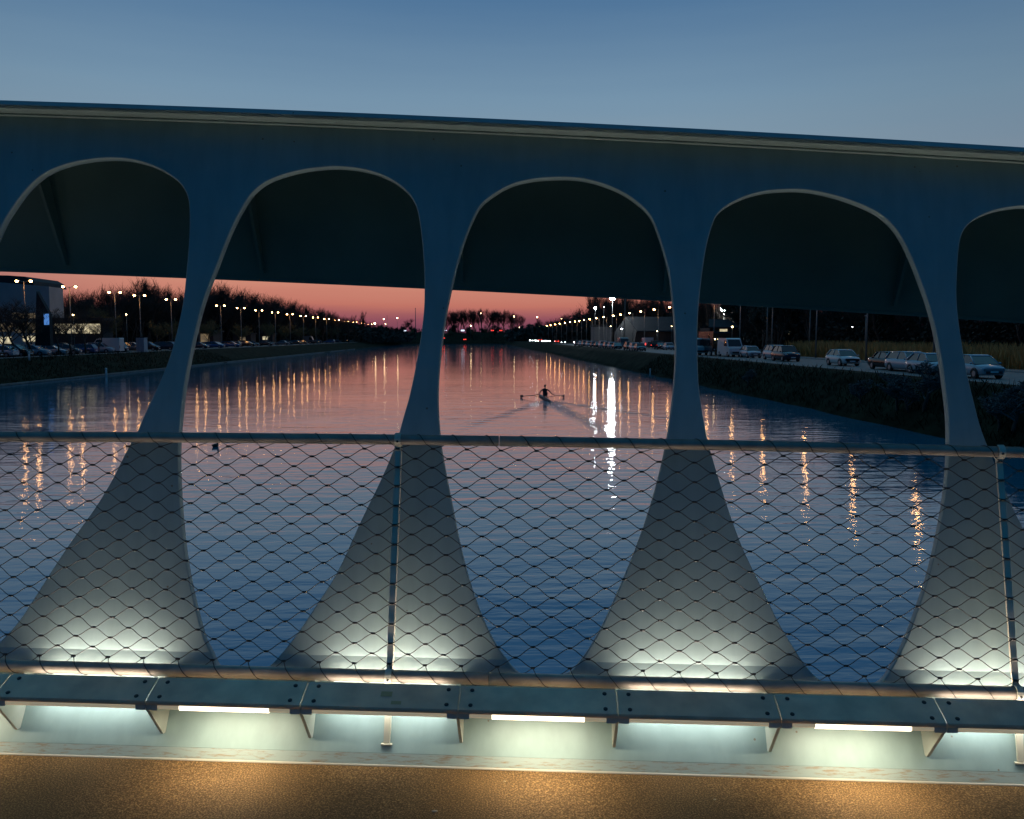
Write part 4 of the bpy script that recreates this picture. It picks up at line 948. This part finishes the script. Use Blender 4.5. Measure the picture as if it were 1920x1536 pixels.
RC = [(1861, 51.0, 'hatch', SILV, 'nearest silver hatchback right of the fourth bridge pier'), (1770, 56.5, 'hatch', SILV, 'silver car half hidden by the fourth bridge pier'), (1729, 60.5, 'estate', SILV, 'silver estate car between a black car and the fourth pier'), (1690, 64.5, 'sedan', BLK, 'black car parked left of the silver estate'),
      (1596, 74, 'hatch', WHT, 'lone pale hatchback in front of the reeds'), (1484, 88, 'suv', DARKB, 'dark blue car in front of the pole, nearer of the pair'), (1465, 94, 'suv', SILV, 'silver car half behind the dark blue one'), (1415, 103, 'hatch', SILV, 'silver hatchback right of the white van'), (1399, 109, 'hatch', GRY, 'grey car close behind the silver hatchback by the van'),
      (1257, 166, 'hatch', SILV, 'pale car just left of the third bridge pier'), (1240, 175, 'sedan', REDP, 'red car beside the glowing tail lights')]
for px, Dm, kd, pn, lab in RC: place_car(kd, pn, gx(px, Dm) , Dm + 1.8, S_, lab, GC, GZ + .02)
for i, px in enumerate([1199, 1190, 1180, 1156, 1147, 1139, 1130, 1121, 1113, 1105, 1097, 1090, 1083]):
    Dm = 31.0 / math.tan(math.atan((px - 960) / F) + YAW); 
    place_car(['hatch', 'estate', 'suv', 'sedan'][i % 4], [GRY, SILV, BLK, DARKB, SILV][i % 5], gx(px, Dm), Dm, S_, 'distant parked car in the dark row of the right bank, %s counted from the right' % (ordn[i] if 0 < i < 10 else ('first' if i == 0 else ['eleventh', 'twelfth', 'thirteenth'][i - 10])), GC, GZ + .02)
# left bank car park
GL = 'cars parked along the left bank'
rc = random.Random(4)
for i in range(46):
    px = -30 + i * 15.5 + rc.uniform(-3, 3)
    if 250 < px < 280 and i % 2 == 0: continue
    if px > 690: break
    Dm = 59.5 / max(.05, -math.tan(math.atan((px - 960) / F) + YAW))
    Dm = min(Dm, 480)
    pn = [BLK, GRY, DARKB, SILV, BLK, GRY, BLUEP, BLK][rc.randrange(8)]; kd = rc.choice(['hatch', 'estate', 'suv', 'sedan', 'hatch'])
    col = {BLK: 'black', GRY: 'grey', DARKB: 'dark blue', SILV: 'silver', BLUEP: 'blue'}[pn]
    place_car(kd, pn, gx(px, Dm) - (i % 2) * 1.5, Dm, rc.choice([0, .1, math.pi]) + rc.uniform(-.08, .08), '%s car parked in the left bank row, number %s from the left edge' % (col, ['one','two','three','four','five','six','seven','eight','nine','ten','eleven','twelve','thirteen','fourteen','fifteen','sixteen','seventeen','eighteen','nineteen','twenty','twenty-one','twenty-two','twenty-three','twenty-four','twenty-five','twenty-six','twenty-seven','twenty-eight','twenty-nine','thirty','thirty-one','thirty-two','thirty-three','thirty-four','thirty-five','thirty-six','thirty-seven','thirty-eight','thirty-nine','forty','forty-one','forty-two','forty-three','forty-four','forty-five','forty-six'][i]), GL, GZ + .03)
# vans and lorry
def van(pn, label, loc, rz, L=5.6, W=2.0, H=2.45, box=False, cat='van', name='van', tail=None):
    t = empty(name, loc, rz, label, cat)
    mb = MB()
    if not box: prof = [(-L / 2, .35), (L / 2 - .1, .35), (L / 2, .75), (L / 2 - .1, 1.15), (L / 2 - .95, 1.35), (L / 2 - 1.65, H - .12), (L / 2 - 2.0, H), (-L / 2 + .06, H), (-L / 2, H - .1)]
    else: prof = [(-L / 2, .6), (L / 2, .6), (L / 2, H * .93), (L / 2 - .15, H), (-L / 2, H)]
    n = len(prof); k1 = .5; vs = [(x, W / 2 * (1 if z < 1.4 else .93), z) for x, z in prof] + [(x, -W / 2 * (1 if z < 1.4 else .93), z) for x, z in prof]
    mb.add(vs, [tuple(range(n))[::-1], tuple(range(n, 2 * n))] + [(i, (i + 1) % n, n + (i + 1) % n, n + i) for i in range(n)]); mb.build('body', pn, t)
    mb = MB()
    if not box: mb.prism([(L / 2 - .97, -W * .42, 1.40), (L / 2 - .97, W * .42, 1.40), (L / 2 - 1.60, W * .39, H - .22), (L / 2 - 1.60, -W * .39, H - .22)], (.03, 0, .02))
    else: mb.box((L / 2 + .01, 0, H * .62), (.04, W * .86, H * .26))
    mb.build('windscreen', GLASS, t)
    for s in (1, -1):
        mb = MB(); xx = L / 2 - 1.75; mb.prism([(xx - .75, s * (W / 2 * .985 + .0), 1.42), (xx + .55, s * W / 2 * .985, 1.42), (xx + .15, s * W / 2 * .945, H - .3), (xx - .75, s * W / 2 * .945, H - .3)], (0, s * .02, 0)); mb.build('side_window', GLASS, t)
        mb = MB(); mb.ball((L / 2 - .06, s * W * .38, .88 if not box else .9), .14, 8, 6, (.6, 1, .9)); mb.build('headlight', LENS, t)
        mb = MB(); mb.box((-L / 2 - .01, s * W * .44, 1.0), (.05, .14, .45)); mb.build('tail_light', tail or TAILOFF, t)
        mb = MB(); mb.box((L / 2 - 1.15, s * (W / 2 + .14), 1.6), (.08, .16, .3)); mb.build('mirror', BLACKP, t)
        for sx in (L / 2 - .95, -L / 2 + 1.0):
            y = s * (W / 2 - .1); mb = MB(); mb.tube([(sx, y - s * .1, .36), (sx, y + s * .11, .36)], [.36, .36], 16, smooth=False); wh = mb.build('wheel', RUBBER, t)
            mb = MB(); mb.tube([(sx, y + s * .1, .36), (sx, y + s * .12, .36)], [.2, .18], 10, smooth=False); mb.build('rim', RIM, wh)
    mb = MB(); mb.box((L / 2 + .01, 0, .6 if not box else .95), (.05, W * .6, .2)); mb.build('grille', BLACKP, t)
    return t
van(WHT, 'white high-roof van parked facing the camera beside the dark lorry', at(1369, 111, GZ), S_)
van(WHT, 'white van partly behind the third bridge pier', at(1305, 122, GZ), S_)
lor = van(BLK, 'tall dark lorry with small marker lights parked left of the white van', at(1337, 119, GZ), S_, 7.5, 2.5, 3.35, True, 'lorry', 'lorry')
for yy, zz in ((.6, 1.7), (-.9, 2.3), (-.5, 2.3)):
    mb = MB(); mb.ball((3.8, yy, zz), .06, 6, 5); mb.build('marker_lamp', SMALLY, lor)
van(WHT, 'pale van seen from behind next to red tail lights', at(1212, 196, GZ), math.pi / 2 , tail=REDL)
van(GRY, 'dark van in the middle of the distant right bank row', at(1168, 190, GZ), S_)
van(WHT, 'white van parked on the left bank behind the dark cars', at(200, 142, GZ), math.pi, 5.2)
van(GRY, 'grey box van at the far part of the left bank row', at(581, 330, GZ), 0, 5.2, 2, 2.9)
# moving traffic: headlights coming, tail lights going
tl = [(995, 639, 470, HEADL, .10), (1000, 639, 455, HEADL, .10), (1006, 639, 440, HEADL, .11), (1019, 640.5, 400, HEADL, .16), (1027, 640, 395, HEADL, .09), (1055, 644, 300, HEADL, .05), (1078, 642.5, 300, HEADL, .07), (760, 637.5, 600, HEADL, .25), (868, 620, 640, SIGNW, .5), (836, 620, 640, SIGNW, .25), (964, 637.5, 600, HEADL, .12)]
tr_ = [(1012, 637, 430, .35), (1043, 640, 360, .35), (1090, 641, 290, .3), (832, 634, 640, .5), (872, 636.5, 640, .5), (923, 620, 640, .5), (939, 620, 640, .5), (1222, 647, 178, .10), (1228, 644.5, 180, .13), (1233, 645, 182, .10), (770, 637, 600, .3)]
def far_car(px, y, Dm, glow, r_, tail, label):
    z = max(GZ, zat(y, Dm) - .75); q = at(px, Dm, z)
    if Dm > 610 and z > GZ + 2: z = z
    t = empty('moving_car', q, S_ if not tail else math.pi / 2, label, 'car', 'traffic with its lights on')
    mb = MB(); prof = [(-2, .3), (2, .3), (2, .75), (1.1, .92), (.5, 1.42), (-1.3, 1.42), (-1.9, .95)]
    n = len(prof); vs = [(x, .85, zz) for x, zz in prof] + [(x, -.85, zz) for x, zz in prof]
    mb.add(vs, [tuple(range(n))[::-1], tuple(range(n, 2 * n))] + [(i, (i + 1) % n, n + (i + 1) % n, n + i) for i in range(n)]); mb.build('body', BLK, t)
    for s in (1, -1):
        mb = MB(); xx = 2.02 if not tail else -2.0; mb.ball((xx, s * .62, .75), r_, 8, 6, (.5, 1, .8)); mb.build('headlight' if not tail else 'tail_light', glow, t)
far_n = 0
for px, y, Dm, g_, r_ in tl: far_car(px, y, Dm, g_, r_ * 1.6, False, {995: 'leftmost oncoming car of the white headlight cluster', 1000: 'second oncoming car of the white headlight cluster', 1006: 'third oncoming car of the white headlight cluster', 1019: 'oncoming car with the most dazzling headlights', 1027: 'last oncoming car of the headlight cluster', 1055: 'oncoming car with faint headlights right of the cluster', 1078: 'oncoming car near the start of the parked row', 760: 'oncoming car at the far end left of the second pier', 868: 'vehicle with white lights on the far embankment', 836: 'vehicle with small white lights beside the second pier', 964: 'single car with a lit headlight on the far bank'}[px])
for px, y, Dm, r_ in tr_: far_car(px, y, Dm, REDL, r_ * .7, True, {1012: 'car with red tail lights inside the headlight cluster', 1043: 'car with red tail lights right of the cluster', 1090: 'car with red tail lights at the start of the parked row', 832: 'car with dim red lights beside the second pier', 872: 'car with bright red lights at the middle of the far bank', 923: 'left vehicle with red lights on the far embankment', 939: 'right vehicle with red lights on the far embankment', 1222: 'braking car left of the pair near the pale van', 1228: 'braking car with the brightest red lights', 1233: 'braking car right of the pair near the pale van', 770: 'car with red lights at the far left end'}[px])
# ================================================================== small things on the banks
def post(px, y0, y1, Dm, rad, label, z):
    q = at(px, Dm, z); t = empty('marker_post', q, 0, label, 'post')
    h = (y1 - y0) * Dm / F; mb = MB(); mb.tube([(0, 0, -.3), (0, 0, h * .75)], rad, 8); mb.build('shaft', mat('white_post', (.6, .6, .56), .6), t)
    mb = MB(); mb.tube([(0, 0, h * .75), (0, 0, h * .92), (0, 0, h)], [rad * 1.25, rad * 1.25, rad * .5], 8); mb.build('cap', MATS['white_post'], t)
post(199, 690, 703, 115, .13, 'white marker post at the waterline of the left bank', 0.1)
post(56, 659, 671, 108, .12, 'white post at the top of the left bank', GZ)
post(1219, 689, 700, 100, .06, 'thin pale post on the right waterline', zat(702, 100))
tag(None or (lambda mb: (mb.box((gx(1715, 62) + 4.5, 68, GZ + .9), (.9, .4, .35)), mb.box((gx(1715, 62) + 4.5, 68, GZ + .4), (.1, .1, .9)), mb.build('roadside_box', mat('box_paint', (.35, .3, .26), .7)))[2])(MB()), 'small pale box on a stem behind the silver estate car', 'box')
# reeds
def blades(mb, n, fx, hmin, hmax, wd, rd, lean=.15):
    for i in range(n):
        x, y, z = fx(rd); h = rd.uniform(hmin, hmax); a = rd.uniform(0, 6.28); dx, dy = math.cos(a) * wd, math.sin(a) * wd; l1 = rd.gauss(0, lean) * h; l2 = rd.gauss(0, lean) * h
        mb.add([(x - dx, y - dy, z), (x + dx, y + dy, z), (x + l1 * .4 + dx * .7, y + l2 * .4, z + h * .6), (x + l1, y + l2, z + h)], [(0, 1, 2), (1, 3, 2), (0, 2, 3)])
rd = random.Random(21); mb = MB()
def fr(rd):
    y = rd.uniform(62, 118); c = 42.2 + (y - 60) * .03; return (c + rd.uniform(0, 4.5), y, GZ)
blades(mb, 9000, fr, 1.0, 2.3, .035, rd)
tag(mb.build('reeds', mat('dry_reeds', (.42, .29, .10), .85, var=.35, scale=.8)), 'tall dry yellow reeds behind the right bank road', kind='stuff')
mb = MB()
def fb(rd):
    t = rd.random(); y = 12 + 110 * rd.random() ** 1.4; return (XR + 3.4 * t + rd.uniform(-.2, .3), y, GZ * min(1, max(0, t)) + .05)
blades(mb, 9000, fb, .15, .55, .02, rd, .35)
def fb2(rd):
    t = rd.random(); y = 70 + 110 * rd.random(); return (XL - 7 * t, y, GZ * t + .05)
blades(mb, 5000, fb2, .15, .5, .03, rd, .35)
tag(mb.build('rough_grass', mat('rough_grass_blades', (.016, .018, .009), 1, spec=.05, var=.5, scale=.5)), 'rough dark grass on the banks', kind='stuff')
# pale leafless scrub on the right bank
for i, (px, y, s_) in enumerate([(1345, 705, 1.0), (1450, 735, 1.1), (1530, 748, 1.4), (1625, 745, 1.5), (1735, 750, 1.8), (1880, 775, 1.6), (1700, 772, 1.2)]):
    z = 1.6; q = ground(px, y, z); q.x = max(XR + .9, min(q.x, XRT - .2)); zz = GZ * (q.x - XR) / (XRT - XR)
    key = ('scrub', 0)
    if key not in PROTO:
        tk, cr = tree_parts(77, 2.0, 1.5, 'bare'); t = empty('bare_shrub', (q.x, q.y, zz), 0, '', 'shrub', 'leafless shrubs on the right bank slope'); tk.build('stem', BARK, t); cr.build('branches', mat('pale_twigs', (.13, .12, .11), .9), t); PROTO[key] = t
    else: t = dup(PROTO[key], (q.x, q.y, zz), i * 1.3, '', None)
    t.scale = (s_ * .8,) * 3
    t['label'] = 'pale leafless shrub on the right bank slope, %s' % ['behind the third pier', 'below the dark blue car', 'left of the lone pale hatchback', 'below the lone pale hatchback', 'left of the fourth pier', 'below the nearest silver hatchback', 'low beside the fourth pier'][i]
# ================================================================== ROWER
def skin(name, chain, edges, material, parent=None, sub=2, root=0):
    me = bpy.data.meshes.new(name); me.from_pydata([c[:3] for c in chain], edges, []); o = bpy.data.objects.new(name, me); COL.objects.link(o)
    md = o.modifiers.new('s', 'SKIN'); md.use_smooth_shade = True
    for i, c in enumerate(chain): me.skin_vertices[0].data[i].radius = (c[3], c[4] if len(c) > 4 else c[3])
    me.skin_vertices[0].data[root].use_root = True
    o.modifiers.new('d', 'SUBSURF').levels = sub; o.modifiers['d'].render_levels = sub
    bpy.context.view_layer.update()
    m2 = bpy.data.meshes.new_from_object(o.evaluated_get(bpy.context.evaluated_depsgraph_get())); m2.materials.clear(); m2.materials.append(material)
    m2.name = name; o.modifiers.clear(); o.data = m2
    if parent: o.parent = parent
    return o
bp = ground(1021, 748, 0.0); rz = math.radians(2)
boat = empty('rowing_scull', (bp.x, bp.y, .0), rz, 'slim single rowing scull gliding away up the canal', 'boat')
HULL = mat('scull_hull', (.015, .015, .02), .6)
mb = MB(); vs = []; ns = 17
for i in range(ns):
    t = i / (ns - 1) * 2 - 1; y = t * 4.0; hw = .15 * (1 - abs(t) ** 2.4) + .008; zt = .13 + .03 * abs(t)
    vs += [(0, y, -.07), (hw * .8, y, -.02), (hw, y, zt - .03), (hw * .8, y, zt), (-hw * .8, y, zt), (-hw, y, zt - .03), (-hw * .8, y, -.02)]
mb.add(vs, [(7 * i + j, 7 * i + (j + 1) % 7, 7 * i + 7 + (j + 1) % 7, 7 * i + 7 + j) for i in range(ns - 1) for j in range(7)] + [tuple(range(7)), tuple(range(7 * ns - 7, 7 * ns))[::-1]], True)
mb.build('hull', HULL, boat)
mb = MB(); mb.box((0, -.15, .20), (.28, .26, .03)); mb.build('seat', BLACKP, boat)
for s in (1, -1):
    mb = MB(); mb.tube([(s * .13, -.45, .13), (s * .80, -.30, .24)], .013, 6); mb.tube([(s * .13, .1, .13), (s * .80, -.30, .24)], .013, 6); mb.tube([(s * .80, -.30, .2), (s * .80, -.30, .33)], .015, 6); mb.build('rigger', BLACKP, boat)
# rower faces the stern (towards the bridge), arms stretched at the catch
rw = empty('person', (bp.x, bp.y, .0), rz, 'rower in dark clothing sitting in the scull with both arms stretched to the oars', 'person')
CL = mat('dark_sportswear', (.02, .022, .03), .8); SKN = mat('skin', (.35, .22, .16), .6); HAIR = mat('dark_hair', (.02, .015, .012), .8)
ch = [(0, -.12, .34, .15, .12), (0, -.17, .52, .14, .11), (0, -.24, .74, .17, .11), (0, -.28, .86, .07, .07), (0, -.31, .94, .055, .055)]
ed = [(0, 1), (1, 2), (2, 3), (3, 4)]
for s in (1, -1):
    b0 = len(ch); ch += [(s * .19, -.26, .80, .062), (s * .36, -.42, .66, .046), (s * .50, -.62, .50, .036), (s * .53, -.69, .47, .034)]; ed += [(2, b0), (b0, b0 + 1), (b0 + 1, b0 + 2), (b0 + 2, b0 + 3)]
    b1 = len(ch); ch += [(s * .10, -.22, .32, .085), (s * .14, -.52, .58, .065), (s * .11, -.72, .26, .045), (s * .10, -.90, .22, .04)]; ed += [(0, b1), (b1, b1 + 1), (b1 + 1, b1 + 2), (b1 + 2, b1 + 3)]
    for f in range(4):
        h0 = len(ch); ch += [(s * (.535 + .004 * f), -.715 - .006 * f, .485 - .018 * f, .010), (s * (.55 + .004 * f), -.745, .465 - .018 * f, .009)]; ed += [(b0 + 3, h0), (h0, h0 + 1)]
body = skin('body', ch, ed, CL, rw)
mb = MB(); mb.ball((0, -.33, 1.06), .105, 14, 10, (.80, .95, 1.18)); mb.ball((0, -.435, 1.05), .018, 6, 5, (.8, 1.2, 1.3)); 
for s in (1, -1): mb.ball((s * .085, -.33, 1.05), .025, 6, 5, (.4, .8, 1.2))
hd2 = mb.build('head', SKN, rw)
mb = MB(); mb.ball((0, -.315, 1.09), .112, 12, 8, (.84, .95, 1.08)); mb.build('hair', HAIR, rw)
for s in (1, -1):
    t = empty('oar', (bp.x, bp.y, 0), rz, 'dark sculling oar held in the %s hand of the rower' % ('picture right' if s > 0 else 'picture left'), 'oar')
    mb = MB(); a_ = Vector((s * .50, -.72, .46)); piv = Vector((s * .80, -.30, .33)); dr_ = Vector((s * .50, .86, -.10)).normalized(); e_ = piv + dr_ * 1.72
    mb.tube([a_, piv, e_], [.028, .030, .026], 8); mb.build('shaft', BLACKP, t)
    mb = MB(); x_ = dr_; z_ = Vector((0, 0, 1)); mb.prism([e_ - z_ * .05, e_ + x_ * .12 - z_ * .12, e_ + x_ * .42 - z_ * .12, e_ + x_ * .44 + z_ * .10, e_ + x_ * .12 + z_ * .10, e_ + z_ * .05], x_.cross(z_) * .012); mb.build('blade', CL, t)
# duck
dq = ground(404, 838, 0); dk = empty('duck', (dq.x, dq.y, 0), 1.2, 'small dark duck swimming just under the top rail at left', 'duck')
mb = MB(); mb.ball((0, 0, .06), .17, 12, 8, (1.15, .62, .55)); mb.tube([(.13, 0, .08), (.17, 0, .17), (.18, 0, .24)], [.06, .04, .045], 8); mb.ball((.20, 0, .26), .055, 8, 6); mb.tube([(.24, 0, .255), (.30, 0, .245)], [.02, .012], 6); mb.tube([(-.16, 0, .08), (-.25, 0, .13)], [.06, .015], 6)
mb.build('body', mat('dark_feathers', (.02, .018, .015), .8), dk)
